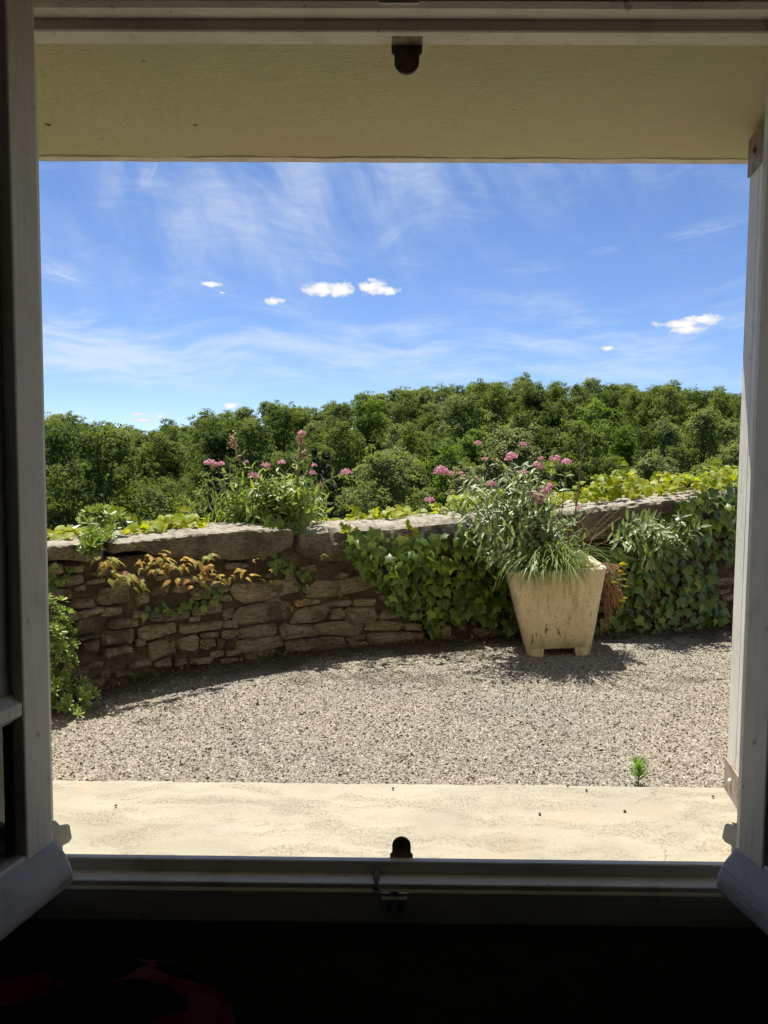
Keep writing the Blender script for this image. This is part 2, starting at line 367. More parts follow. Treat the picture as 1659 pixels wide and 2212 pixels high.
def leafmat(name, ca, cb, cc=None, rough=.45, transl=.35, spec=.4, tcol=None, bumpv=0):
    m, t, b, sp = new_mat(name)
    v = t.math('FRACT', t.math('ADD', t.n('ShaderNodeObjectInfo').outputs['Random'], t.n('ShaderNodeAttribute', {'attribute_name': 'var'}).outputs['Fac']))
    c = t.mix(v, ca, cb)
    if cc: c = t.mix(t.ramp(v, .78, .97), c, cc)
    sp(Base_Color=c, Roughness=rough); b.inputs['Specular IOR Level'].default_value = spec
    tc = t.mix(1.0, c, tcol or (1.5, 1.6, .55), 'MULTIPLY')
    tr = t.n('ShaderNodeBsdfTranslucent', None, Color=tc)
    mx = t.n('ShaderNodeMixShader', None, i0=transl, i1=b.outputs[0], i2=tr.outputs[0])
    out = m.node_tree.nodes['Material Output']; m.node_tree.links.new(mx.outputs[0], out.inputs[0])
leafmat('ivy_leaf', (.045, .080, .008), (.125, .185, .022), (.20, .25, .035), .34, .24, .42)
leafmat('vine_leaf', (.20, .26, .012), (.29, .33, .018), (.34, .34, .025), .5, .5, .25, (1.85, 1.7, .3))
leafmat('valerian_leaf', (.20, .26, .12), (.29, .335, .175), (.19, .26, .08), .45, .28, .4)
leafmat('valerian_bright', (.22, .29, .085), (.31, .37, .12), (.34, .37, .10), .45, .35, .35)
leafmat('sedum_leaf', (.17, .25, .06), (.27, .34, .09), (.32, .34, .1), .4, .2, .4)
leafmat('fern_gold', (.58, .43, .10), (.46, .29, .075), (.30, .13, .05), .6, .4, .2, (1.2, 1.1, .6))
leafmat('fern_green', (.24, .27, .06), (.32, .32, .08), (.44, .34, .1), .6, .4, .2)
leafmat('grass_green', (.13, .21, .04), (.21, .28, .07), (.30, .30, .12), .45, .35, .35)
leafmat('dry_grass', (.42, .34, .20), (.32, .24, .13), (.22, .14, .07), .7, .3, .2, (1.1, 1.0, .8))
leafmat('dry_litter', (.16, .115, .06), (.085, .055, .03), (.32, .25, .15), .8, .1, .1, (1, 1, .8))
leafmat('red_stems', (.30, .16, .08), (.22, .11, .06), (.40, .28, .13), .7, .15, .2, (1, 1, .8))
leafmat('yellow_flower', (.62, .46, .02), (.72, .56, .05), None, .6, .3, .2, (1, 1, .6))
leafmat('pink_flower', (.68, .32, .42), (.74, .44, .52), (.58, .24, .31), .7, .35, .15, (1.05, 1, 1))
leafmat('seedhead', (.36, .27, .14), (.46, .28, .22), (.30, .28, .12), .7, .3, .2, (1, 1, .9))
leafmat('green_stem', (.13, .18, .06), (.18, .2, .08), None, .5, .1, .3)
leafmat('weed_leaf', (.10, .22, .025), (.16, .28, .04), None, .45, .4, .35)
leafmat('oak_a', (.115, .15, .04), (.175, .21, .058), (.21, .24, .075), .8, .36, .1)
leafmat('oak_b', (.070, .10, .031), (.112, .148, .044), (.145, .18, .057), .8, .36, .1)
leafmat('oak_c', (.155, .19, .076), (.21, .24, .098), (.235, .26, .11), .8, .36, .1)
leafmat('oak_d', (.13, .19, .036), (.18, .245, .052), (.205, .265, .07), .8, .36, .1)
leafmat('chestnut', (.12, .15, .04), (.24, .23, .09), (.50, .45, .24), .55, .25, .2)
leafmat('conifer', (.018, .034, .014), (.034, .055, .022), None, .55, .15, .25)
simple('bark', (.075, .058, .042), .9, (.045, .034, .025), 6, .4, 12, stretch=(1, 1, .2))
simple('woody_stem', (.20, .14, .09), .8, (.13, .09, .06), 20)
simple('pot_soil', (.07, .048, .03), .95, (.11, .08, .05), 30, .6, 60)

# ------------------------------------------------------------------ terrain, yard and gravel
WX = np.array([-3.4, -2.6, -2.0, -1.6, -1.21, -.887, -.525, .024, .713, 1.35, 1.87, 2.39, 3.2, 4.5])
WYv = np.array([1.9, 2.55, 3.1, 3.56, 3.98, 4.24, 4.484, 4.76, 4.95, 5.07, 5.19, 5.36, 5.6, 5.9])
_xs = np.linspace(-3.4, 4.5, 400); _ys = np.interp(_xs, WX, WYv)
_ys = np.convolve(np.pad(_ys, 12, mode='edge'), np.ones(25)/25, 'valid')
def wall_y(x): return float(np.interp(x, _xs, _ys))
def wall_frame(x):
    """front foot of the wall at x: point, tangent (to the right), outward normal (to the yard)"""
    tg = Vector((.1, wall_y(x+.05)-wall_y(x-.05), 0)).normalized()
    return Vector((x, wall_y(x), 0)), tg, Vector((tg.y, -tg.x, 0))
def on_wall(px, py, off=0.0):
    """point where the sight line meets the wall face moved 'off' towards the yard"""
    Y = 4.6
    for _ in range(14):
        p = at_y(px, py, Y); _, tg, n = wall_frame(p.x)
        Y = wall_y(p.x) + off*n.y/max(n.y*n.y, .2)*abs(n.y) if False else wall_y(p.x) - off/max(-n.y, .4)
    return at_y(px, py, Y)

SKY_X = [-300, 95, 180, 320, 400, 480, 560, 700, 800, 920, 1080, 1200, 1320, 1440, 1560, 1660, 2100]
SKY_Y = [905, 892, 905, 925, 900, 892, 862, 870, 852, 832, 817, 817, 828, 822, 838, 850, 870]
RIDGE = 150.0
_rx = [at_y(x, y, RIDGE).x for x, y in zip(SKY_X, SKY_Y)]; _rz = [at_y(x, y, RIDGE).z for x, y in zip(SKY_X, SKY_Y)]
def ridge_top(x): return float(np.interp(x, _rx, _rz))
def hill(x, y):
    wy = wall_y(min(max(x, -3.4), 4.5)) if -3.4 < x < 4.5 else (1.9 if x < 0 else 5.9)
    if y < wy+.3: return -.03
    d = y-wy-.3
    base = -.5 - 13.5*min(1, d/42)**.8
    if y > 45:
        k = min(1, (y-45)/(RIDGE-45)); k = k*k*(3-2*k)*.35+k*.65
        top = ridge_top(x*RIDGE/max(y, 60))-11.0
        base = -14 + k*(top+14)
        if y > RIDGE: base -= (y-RIDGE)*.05
    return base + nz((x*.03, y*.03, 0), 1, 3)*min(1.2, d*.05)
gx = sorted(set([round(v, 3) for v in list(np.linspace(-6, 6, 41)) + list(np.linspace(-110, 110, 56)) + [-1500, -1000, -600, -350, -220, -150, 150, 220, 350, 600, 1000, 1500]]))
gy = sorted(set([round(v, 3) for v in [-1500, -700, -300, -120, -60, -30, -15, -8] + list(np.linspace(-4, 7, 45)) + list(np.linspace(8, 30, 12)) + list(np.linspace(34, 190, 40)) + [210, 240, 300, 400, 600, 1000, 1800, 3000]]))
tv = [(x, y, hill(x, y)) for y in gy for x in gx]
nx = len(gx)
tf = [(j*nx+i, j*nx+i+1, (j+1)*nx+i+1, (j+1)*nx+i) for j in range(len(gy)-1) for i in range(nx-1)]
struct(put(bpy.data.objects.new('hillside', mesh('hillside', tv, tf, 'hill_soil', True))))
# yard: gently uneven sheet up to the wall
yx = np.linspace(-3.3, 4.4, 70); yard_v = []; yard_f = []
NYR = 40
def yard_z(x, y):
    k = max(0., min(1., (x-.85)/.35)); return .006*nz((x, y, 0), .8, 5) + .004*nz((x, y, 0), 4, 8) + .022*k*k*(3-2*k)*math.exp(-((x-1.3)/.45)**2-((y-4.5)/.5)**2)
for x in yx:
    y1 = wall_y(x)+.12
    for j in range(NYR):
        y = 1.8 + (y1-1.8)*j/(NYR-1); yard_v.append((x, y, yard_z(x, y)))
for i in range(len(yx)-1):
    for j in range(NYR-1):
        a = i*NYR+j; yard_f.append((a, a+NYR, a+NYR+1, a+1))
yard = struct(put(bpy.data.objects.new('yard_ground', mesh('yard_ground', yard_v, yard_f, 'yard_soil', True))))
def mk_gravel():
    N = 400000
    x = rng.uniform(-2.9, 3.6, N*2); y = rng.uniform(1.99, 5.7, N*2)
    keep = (y < np.interp(x, _xs, _ys)-.03+.03*rng.standard_normal(N*2)) & (np.abs(x) < .62*y+.5)
    x, y = x[keep], y[keep]
    dw = np.interp(x, _xs, _ys)-y
    # litter belt along the wall foot thins the chips out
    k2 = rng.random(len(x)) < np.clip((dw-.0)/.3, .12, 1); x, y, dw = x[k2], y[k2], dw[k2]
    n = min(N, len(x)); x, y, dw = x[:n], y[:n], dw[:n]
    base = np.array([[-1,-1,-.5],[1,-1,-.5],[1,1,-.5],[-1,1,-.5],[0,0,.9]], np.float32)
    s = rng.gamma(9, 1/9., n)*.0027 + .0003
    P = np.repeat(base[None], n, 0)*(1+.4*rng.uniform(-1, 1, (n, 5, 3)))
    P[:, 4, :2] += rng.uniform(-.75, .75, (n, 2))
    P = P*np.stack([s*rng.uniform(.9, 1.6, n), s*rng.uniform(.8, 1.25, n), s*rng.uniform(.55, 1.0, n)], 1)[:, None, :]
    # random rotations
    q = rng.standard_normal((n, 4)); q[:, 1:3] *= .2; q /= np.linalg.norm(q, axis=1)[:, None]
    a, b, c, d = q.T
    Rm = np.stack([np.stack([a*a+b*b-c*c-d*d, 2*(b*c-a*d), 2*(b*d+a*c)], 1), np.stack([2*(b*c+a*d), a*a-b*b+c*c-d*d, 2*(c*d-a*b)], 1), np.stack([2*(b*d-a*c), 2*(c*d+a*b), a*a-b*b-c*c+d*d], 1)], 1)
    P = np.einsum('nij,nkj->nki', Rm, P)
    gz = np.array([yard_z(X, Y_) for X, Y_ in zip(x, y)])
    P += np.stack([x, y, gz+s*.35], 1)[:, None, :]
    var = np.clip(rng.beta(2.6, 1.9, n), 0, 1); var[rng.random(n) < .06] *= .25
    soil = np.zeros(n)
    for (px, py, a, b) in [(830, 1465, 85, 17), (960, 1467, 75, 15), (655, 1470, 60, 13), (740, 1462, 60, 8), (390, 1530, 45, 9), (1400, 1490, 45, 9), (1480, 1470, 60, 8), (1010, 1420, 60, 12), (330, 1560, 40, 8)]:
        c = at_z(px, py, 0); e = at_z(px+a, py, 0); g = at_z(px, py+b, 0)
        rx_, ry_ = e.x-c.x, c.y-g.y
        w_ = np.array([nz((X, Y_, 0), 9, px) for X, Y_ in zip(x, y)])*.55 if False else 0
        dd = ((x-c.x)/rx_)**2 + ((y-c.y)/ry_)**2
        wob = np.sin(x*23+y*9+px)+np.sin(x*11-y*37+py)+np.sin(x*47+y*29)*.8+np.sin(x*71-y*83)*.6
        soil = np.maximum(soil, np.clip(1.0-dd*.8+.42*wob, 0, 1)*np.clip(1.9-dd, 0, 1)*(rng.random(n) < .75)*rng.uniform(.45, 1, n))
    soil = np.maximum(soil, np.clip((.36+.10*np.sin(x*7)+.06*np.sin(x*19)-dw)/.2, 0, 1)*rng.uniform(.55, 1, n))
    V = P.reshape(-1, 3)
    fb = np.array([[0,1,4],[1,2,4],[2,3,4],[3,0,4]])
    F = (fb[None]+(np.arange(n)*5)[:, None, None]).reshape(-1, 3)
    me = np_mesh('gravel', V, F, 'gravel_chips', np.repeat(var, 5))
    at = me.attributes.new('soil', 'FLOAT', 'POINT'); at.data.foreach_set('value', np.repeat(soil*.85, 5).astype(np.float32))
    o = put(bpy.data.objects.new('gravel', me)); stuff(o)
    tag(o, 'pale crushed stone gravel spread over the yard', 'gravel')
mk_gravel()

# ------------------------------------------------------------------ house: front wall with deep reveal, sill slab, room
CZ = CAM.z
ZS, ZT = CZ-.851, CZ+.745            # sill slab top, soffit
YI, YO = 1.42, 1.977                 # inner and outer plane of the reveal
XL, XR = -.945, .895
house = thing('house', 'thick house wall with a yellow plastered window reveal around the open window', 'house', (0, 1.7, 0))
MB().box((-4, YI, -.1), (XL, YO, 3.2)).box((XR, YI, -.1), (4, YO, 3.2)).box((XL, YI, -.1), (XR, YO-.004, ZS-.12)).obj('front_wall', 'facade_render', house)
# lintel with a slightly uneven underside
def mk_lintel():
    nxx, nyy = 60, 22; v = []; f = []
    for j in range(nyy):
        for i in range(nxx):
            x = XL+(XR-XL)*i/(nxx-1); y = YI+.001+(YO-.02-YI-.001)*j/(nyy-1)
            v.append((x, y, ZT+.004*nz((x, y, 0), 5, 2)+.0025*nz((x, y, 0), 16, 4)))
    for j in range(nyy-1):
        for i in range(nxx-1):
            a = j*nxx+i; f.append((a, a+nxx, a+nxx+1, a+1))
    mb = MB().add(v, f)
    o = mb.obj('lintel_soffit', 'yellow_plaster', house, smooth=True)
    MB().box((XL, YI, ZT+.012), (XR, YO-.003, 3.2)).obj('lintel', 'facade_render', house)
    v = []; f = []; n = 120
    for i in range(n):
        x = XL+.002+(XR-XL-.004)*i/(n-1); w1 = .0009*nz((x, 0, 0), 23, 1); w2 = .004*nz((x, 1, 0), 9, 6)+.003*nz((x, 1, 0), 30, 6)
        for (y, z) in ((YO-.024+w2, ZT-.0035+w1), (YO+.001, ZT-.0045+w1), (YO+.001, ZT+.05), (YO-.024+w2, ZT+.05)): v.append((x, y, z))
    for i in range(n-1):
        for k in range(4):
            q = (k+1) % 4; a = i*4; f.append((a+k, a+4+k, a+4+q, a+q))
    f += [(0, 1, 2, 3), tuple(range(4*n-4, 4*n))[::-1]]
    MB().add(v, f).obj('lintel_edge', 'pale_render', house)
mk_lintel()
def mk_sill():
    nxx, nyy = 260, 30; v = []; f = []
    x0, x1, y0, y1 = XL+.001, XR-.001, YI+.001, YO+.002
    for j in range(nyy):
        for i in range(nxx):
            x = x0+(x1-x0)*i/(nxx-1); y = y0+(y1-y0)*j/(nyy-1)
            e = .006*max(0, (j-(nyy-2))) + (.002*nz((x, 0, 0), 14, 3) if j == nyy-1 else 0)
            v.append((x, y+(.004*nz((x, 0, 0), 12, 9)+.004*nz((x, 0, 0), 55, 2) if j == nyy-1 else 0), ZS+.0025*nz((x, y, 0), 6, 1)-e*.6))
    for j in range(nyy-1):
        for i in range(nxx-1):
            a = j*nxx+i; f.append((a, a+1, a+nxx+1, a+nxx))
    b = len(v)
    for i in range(nxx):
        x = x0+(x1-x0)*i/(nxx-1); v.append((x, y1+.004*nz((x, 0, 0), 12, 9)+.004*nz((x, 0, 0), 55, 2), ZS-.119))
    for i in range(nxx-1):
        a = (nyy-1)*nxx+i; f.append((a, a+1, b+i+1, b+i))
    MB().add(v, f).obj('window_sill', 'sill_concrete', house, smooth=False)
mk_sill()
# room behind the camera
def sbox(name, lo, hi, m): return struct(MB().box(lo, hi).obj(name, m))
sbox('room_floor', (-2.4, -3.6, -.09), (2.4, YI-.002, -.05), 'room_boards')
sbox('room_ceiling', (-2.4, -3.6, 2.45), (2.4, YI-.002, 2.6), 'room_ceiling_paint')
sbox('room_wall_left', (-2.6, -3.6, -.1), (-2.401, YI-.002, 2.6), 'room_plaster')
sbox('room_wall_right', (2.401, -3.6, -.1), (2.6, YI-.002, 2.6), 'room_plaster')
sbox('room_wall_back', (-2.6, -3.8, -.1), (2.6, -3.601, 2.6), 'room_plaster')
FXL, FXR = -.70, .715                # window frame outer width
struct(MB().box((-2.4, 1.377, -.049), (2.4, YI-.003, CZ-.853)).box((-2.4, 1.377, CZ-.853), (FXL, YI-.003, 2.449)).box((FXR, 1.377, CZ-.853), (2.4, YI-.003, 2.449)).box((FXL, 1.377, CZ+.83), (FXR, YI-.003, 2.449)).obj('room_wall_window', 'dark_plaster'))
# outer masonry strips between the frame and the wider reveal
MB().box((XL, YI-.0015, ZS-.1), (FXL, YI+.03, ZT+.1)).box((FXR, YI-.0015, ZS-.1), (XR, YI+.03, ZT+.1)).box((FXL, YI-.0015, ZS-.1), (FXR, YI+.02, CZ-.80)).obj('reveal_return', 'yellow_plaster', house)

# ------------------------------------------------------------------ window frame
wf = thing('window_frame', 'weathered white wooden window frame fixed in the yellow reveal', 'window frame', (0, 1.39, CZ-.85))
Z = lambda d: CZ+d
MB().prism([(1.42, Z(-.758)), (1.408, Z(-.758)), (1.406, Z(-.760)), (1.4055, Z(-.781)), (1.373, Z(-.7815)), (1.371, Z(-.783)), (1.3705, Z(-.7915)), (1.367, Z(-.792)), (1.3645, Z(-.795)), (1.364, Z(-.8525)), (1.42, Z(-.8525))][::-1], FXL, FXR).obj('bottom_rail', 'frame_paint', wf)
MB().prism([(1.42, Z(.7357)), (1.381, Z(.7357)), (1.3785, Z(.738)), (1.3785, Z(.7556)), (1.346, Z(.7556)), (1.338, Z(.763)), (1.338, Z(.83)), (1.42, Z(.83))], FXL, FXR).obj('top_rail', 'frame_paint', wf)
for s, xa, xb in ((-1, FXL, -.637), (1, .658, FXR)):
    MB().box((xa, 1.3655, Z(-.757)), (xb, 1.418, Z(.7347))).obj('jamb', 'frame_paint', wf, bevel=.003)
def stop(name, px, y0, y1, Y, up, wid, pxs):
    """flat iron tongue with a rounded end on a wider foot"""
    a = at_y(px, y0, Y); b_ = at_y(px, y1, Y); h = abs(b_.z-a.z); w_ = wid
    zb = min(a.z, b_.z) if up else max(a.z, b_.z); sg = 1 if up else -1
    prof = [(-w_*.62, 0), (-w_*.62, h*.30), (-w_*.5, h*.36)]
    prof += [(-w_*.5*math.cos(k*math.pi/10), (h-w_*.5)+w_*.5*math.sin(k*math.pi/10)) for k in range(11)]
    prof += [(w_*.5, h*.36), (w_*.62, h*.30), (w_*.62, 0)]
    n = len(prof); v = [(a.x+p[0], Y+d, zb+sg*p[1]) for d in (0, .006) for p in prof]
    f = [(i, (i+1) % n, n+(i+1) % n, n+i) for i in range(n)]+[tuple(range(n)), tuple(range(n, 2*n))[::-1]]
    MB().add(v, f).obj(name, 'black_iron', wf, bevel=.0012)
stop('shutter_stop', 879, 92, 157, 1.424, False, .042, 0)
stop('shutter_stop', 867, 1864, 1811, 1.424, True, .0335, 0)
a = at_y(879, 95, 1.424)
MB().box((a.x-.028, 1.392, a.z-.003), (a.x+.028, 1.43, a.z+.004)).obj('stop_plate', 'rusty_paint', wf, bevel=.001)
# strike plates of the window bolt and the drain notch
a = at_y(852, 1930, 1.364)
pl = MB().box((a.x-.0225, 1.3605, Z(-.833)), (a.x+.0225, 1.3643, Z(-.7935))).add([(a.x+i*.0225, y, Z(z)) for i in (-1, 1) for (y, z) in ((1.3735, -.7885), (1.3565, -.8035), (1.3575, -.8060), (1.3735, -.7918))], [(0, 1, 5, 4), (1, 2, 6, 5), (2, 3, 7, 6), (3, 0, 4, 7), (3, 2, 1, 0), (4, 5, 6, 7)]).obj('strike_plate', 'steel_plate', wf, bevel=.001)
MB().tube([(a.x, 1.3640, Z(-.7945)), (a.x, 1.3628, Z(-.7958))], .0085, 12).obj('bolt_hole', 'putty', pl)
MB().box((a.x-.014, 1.3601, Z(-.829)), (a.x-.006, 1.3615, Z(-.812))).box((a.x+.006, 1.3601, Z(-.829)), (a.x+.014, 1.3615, Z(-.812))).obj('screw_slot', 'putty', pl)
a = at_y(862, 4, 1.338)
MB().box((a.x-.034, 1.334, Z(.7575)), (a.x+.034, 1.3378, Z(.80))).obj('strike_plate', 'frame_paint', wf, bevel=.001)
a = at_y(813, 1900, 1.385)
MB().tube([(a.x, 1.407, Z(-.7765)), (a.x, 1.395, Z(-.779)), (a.x, 1.366, Z(-.7895))], .0065, 10).obj('drain_hole', 'rusty_paint', wf, smooth=True)
# hinge plates on the jambs
for (px, y0, y1, sg) in ((120, 1795, 1858, 1), (1596, 1795, 1865, -1)):
    a = at_y(px, 1825, 1.41)
    prof = [(-.012, -.03), (.008, -.03), (.0085, -.006), (.017, -.004), (.0205, .002), (.018, .026), (.015, .03), (.006, .032), (.0, .045), (-.012, .05)]
    n = len(prof); v = [(a.x+sg*p[0]+d*.5*sg*-1, 1.41+d+p[0]*1.15, a.z+p[1]) for d in (0, .004) for p in prof]
    f = [(i, (i+1) % n, n+(i+1) % n, n+i) for i in range(n)]+[tuple(range(n)), tuple(range(n, 2*n))[::-1]]
    MB().add(v, f).obj('hinge_plate', 'white_metal', wf, bevel=.001)

# ------------------------------------------------------------------ casements, opened inwards
def sharp(o, ang=35):
    o.data.polygons.foreach_set('use_smooth', [True]*len(o.data.polygons)); o.data.set_sharp_from_angle(angle=R(ang)); return o
def mk_glass():
    m, t, b, sp = new_mat('window_glass')
    p = obj_co(t)
    g = t.n('ShaderNodeBsdfGlossy', None, Color=(1, 1, 1, 1), Roughness=.03)
    tr = t.n('ShaderNodeBsdfTransparent', None, Color=(.93, .96, .94, 1))
    fr = t.n('ShaderNodeFresnel', None, IOR=1.5)
    mx = t.n('ShaderNodeMixShader', None, i0=fr.outputs[0], i1=tr.outputs[0], i2=g.outputs[0])
    m.node_tree.links.new(mx.outputs[0], m.node_tree.nodes['Material Output'].inputs[0])
    m, t, b, sp = new_mat('obscured_glass'); p = obj_co(t)
    sp(Base_Color=(.42, .43, .41), Roughness=.35, Transmission_Weight=.35, Normal=t.bump(t.noise(p, 260, 3, .7), .6, .003))
mk_glass()
def casement(hx, hy, ang, sg, label):
    """local x runs from the hinge to the free edge, local y*sg is the outer face"""
    o = thing('casement_window', label, 'window', (hx, hy, Z(-.75)), 'window casements opened inwards')
    d = Vector((-sg*math.sin(ang), -math.cos(ang), 0)); n = Vector((sg*math.cos(ang), -math.sin(ang), 0))
    if sg > 0: o.rotation_euler.z = math.atan2(d.y, d.x)
    else: o.rotation_euler.z = math.atan2(d.y, d.x)
    H, Wd, T, S = 1.545, .60, .040, .066
    ys = sg                      # outer face side in local y
    def bx(name, x0, x1, z0, z1, y0=-T, y1=0., m='casement_paint', bev=.003, par=None):
        lo, hi = sorted((y0*ys, y1*ys))
        return MB().box((x0, lo, z0), (x1, hi, z1)).obj(name, m, par or o, bevel=bev, world=False)
    bx('stile', 0, S, 0, H, bev=.004); bx('stile', Wd-S, Wd, 0, H)
    bx('rail', S, Wd-S, 0, .085, y0=-T+.001, y1=-.001); bx('rail', S, Wd-S, H-.07, H, y0=-T+.001, y1=-.001)
    zb = .335
    # chamfered glazing bar
    lo = [(-.002*ys, zb-.010), (-.002*ys, zb+.010), (-.020*ys, zb+.024), (-T*ys+.001*ys, zb+.024), (-T*ys+.001*ys, zb-.024), (-.020*ys, zb-.024)]
    mb = MB().prism(lo, S, Wd-S); mb.obj('glazing_bar', 'casement_paint', o, world=False)
    p1 = bx('pane', S-.004, Wd-S+.004, .08, zb-.018, -.026, -.022, 'window_glass', 0)
    p2 = bx('pane', S-.004, Wd-S+.004, zb+.018, H-.066, -.026, -.022, 'obscured_glass', 0)
    # drip moulding: ogee profile carried along the foot of the outer face
    prof = [(-.002, .080), (.002, .0745), (.008, .069), (.015, .0625), (.0215, .055), (.027, .0465), (.0315, .0375), (.0345, .0285), (.036, .020), (.0362, .013), (.0345, .0065), (.030, .0022), (.022, .000), (-.002, .001)]
    pr = [(p[0]*ys, p[1]) for p in prof]
    v = []; m_ = len(pr); xs_ = [-.006, .0, Wd*.5, Wd]
    for i, x in enumerate(xs_): v += [(x, p[0]*(.93 if i == 0 else 1), p[1]*(1 if i else .97)) for p in pr]
    f = []
    for i in range(len(xs_)-1):
        for k in range(m_):
            q = (k+1) % m_; f.append((i*m_+k, i*m_+q, (i+1)*m_+q, (i+1)*m_+k))
    f += [tuple(range(m_)), tuple(range((len(xs_)-1)*m_, len(xs_)*m_))[::-1]]
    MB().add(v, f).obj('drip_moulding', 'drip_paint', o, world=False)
    sharp(o.children[-1], 40)
    return o
casement(-.587, 1.302, R(14.5), 1, 'left window casement opened inwards, grey white painted wood with glass panes')
casement(.608, 1.302, R(11.5), -1, 'right window casement opened inwards, grey white painted wood at picture edge')

# ------------------------------------------------------------------ folded shutter inside the right of the reveal
def mk_shutter():
    far = Vector((.808, 1.80, 0)); d = Vector((-.022, -.13, 0)).normalized(); n = Vector((d.y, -d.x, 0))   # n points to the window centre (-x)
    if n.x > 0: n = -n
    o = thing('shutter', 'pale weathered wooden shutter folded into the right side of the reveal', 'shutter', (far.x, far.y, Z(-.781)))
    z0, z1 = Z(-.781), Z(.729)
    def brd(name, a0, a1, zz0, zz1, t0, t1, m, bev=.002, rag=False):
        v = []
        for zc in (zz0, zz1):
            for (a, tt) in ((a0, t0), (a1, t0), (a1, t1), (a0, t1)):
                p = far + d*a - n*tt*-1; v.append((p.x, p.y, zc))
        f = [(0,3,2,1),(4,5,6,7),(0,1,5,4),(1,2,6,5),(2,3,7,6),(3,0,4,7)]
        return MB().add(v, f).obj(name, m, o, bevel=bev)
    a = 0.0
    for w_ in (.072, .088, .088, .07):
        brd('plank', a, a+w_-.0015, z0+.006*random.random(), z1-.003*random.random(), -.026, 0, 'shutter_paint'); a += w_
    for zz in (z1-.085, z0+.002):
        s = brd('strap_hinge', -.002, a-.01, zz, zz+.083 if zz > 1 else zz+.075, .0005, .005, 'rusty_paint', .001)
        for aa in (.055, .17, .26):
            p = far+d*aa+n*.005; MB().tube([p+Vector((0, 0, zz+.04)), p+n*.004+Vector((0, 0, zz+.04)), p+n*.006+Vector((0, 0, zz+.04))], [.007, .006, .003], 10).obj('bolt', 'black_iron' if zz > 1 else 'shutter_paint', s, smooth=True)
    p = far+d*.075+n*.012
    return o
mk_shutter()

# ------------------------------------------------------------------ stone wall
def sharp(o, ang=35):
    o.data.polygons.foreach_set('use_smooth', [True]*len(o.data.polygons)); o.data.set_sharp_from_angle(angle=R(ang)); return o
BASE_X = [-260, 60, 105, 200, 350, 500, 650, 850, 1080, 1300, 1450, 1590, 1700]
BASE_Y = [1640, 1530, 1515, 1490, 1455, 1432, 1410, 1388, 1374, 1368, 1360, 1348, 1340]
CAPB_X = [-260, 40, 100, 190, 250, 333, 500, 620, 640, 700, 880, 1000, 1200, 1480, 1700]
CAPB_Y = [1225, 1208, 1212, 1222, 1197, 1208, 1214, 1190, 1203, 1216, 1204, 1196, 1178, 1140, 1120]
wall = thing('stone_wall', 'low curving dry stone wall with long capstones at the far side of the yard', 'wall', (0, wall_y(0)+.2, 0))
def mk_core():
    v = []; f = []; nx_, nz_ = 160, 22
    xs_ = np.linspace(-3.3, 4.4, nx_)
    for x in xs_:
        p, tg, n = wall_frame(x)
        zt = float(np.interp(x, [-2, 0, 1, 2.4, 4.4], [.64, .66, .66, .72, .8]))
        for k in range(nz_):
            z = -.05+(zt+.05)*k/(nz_-1)
            q = p - n*(.012 + .010*nz((x, 0, z), 9, 2) + .008*nz((x, 0, z), 28, 5)); v.append((q.x, q.y, z))
        q = p-n*.46; v.append((q.x, q.y, zt)); v.append((q.x, q.y, -.6))
    m_ = nz_+2
    for i in range(nx_-1):
        for k in range(m_-1):
            a = i*m_+k; f.append((a, a+m_, a+m_+1, a+1))
    MB().add(v, f).obj('core', 'earth_mortar', wall, smooth=True)
mk_core()
def stone_geo(w_, h, proud, rs, N=10, back=.07):
    """irregular block; local x along wall, z up, -y towards the yard"""
    ang0 = rs.uniform(-.2, .2); out = []
    sh = rs.uniform(-.18, .18); tp = rs.uniform(-.22, .22)
    for k in range(N):
        a = 2*math.pi*(k+.5)/N+rs.uniform(-.14, .14)
        ca, sa = math.cos(a), math.sin(a); e = .42
        x = math.copysign(abs(ca)**e, ca); z = math.copysign(abs(sa)**e, sa)
        x += sh*z*h/w_; z *= 1+tp*x
        j = rs.uniform(.84, 1.06)
        out.append((x*w_/2*j, z*h/2*rs.uniform(.80, 1.10)))
    v = [(x*.96, back, z*.95) for x, z in out]
    v += [(x, -proud*.35, z) for x, z in out]
    v += [(x*rs.uniform(.78, .93), -proud*rs.uniform(.6, 1.35), z*rs.uniform(.68, .9)) for x, z in out]
    v.append((rs.uniform(-.1, .1)*w_, -proud*1.1, rs.uniform(-.1, .1)*h))
    f = []
    for r_ in (0, 1):
        for k in range(N):
            q = (k+1) % N; f.append((r_*N+k, r_*N+q, (r_+1)*N+q, (r_+1)*N+k))
    f += [(2*N+k, 2*N+(k+1) % N, 3*N) for k in range(N)]
    return v, f
boxes = []
for zx0, zx1, zy0, zy1 in [(40,570,780,910),(600,1080,755,890),(60,480,940,1095),(487,750,975,1088),(765,870,970,1070),(870,1120,970,1085),(735,925,925,965),(940,1100,905,965),(95,400,1100,1200),
        (400,670,1095,1205),(655,1020,1075,1180),(1005,1320,1070,1150),(50,440,1200,1290),(440,900,1195,1295),(1040,1500,1150,1245),(900,1035,1185,1220),(1130,1310,990,1065),(1310,1460,1085,1140),
        (-20,50,890,930),(-20,60,990,1060),(-20,90,1070,1130),(-30,90,1140,1200),(10,130,1290,1330),(575,620,800,870),(1560,1660,1100,1220),(900,1040,1225,1270),(0,150,640,690)]:
    boxes.append((486+zx0*.293, 486+zx1*.293, 1026+zy0*.293, 1026+zy1*.293))
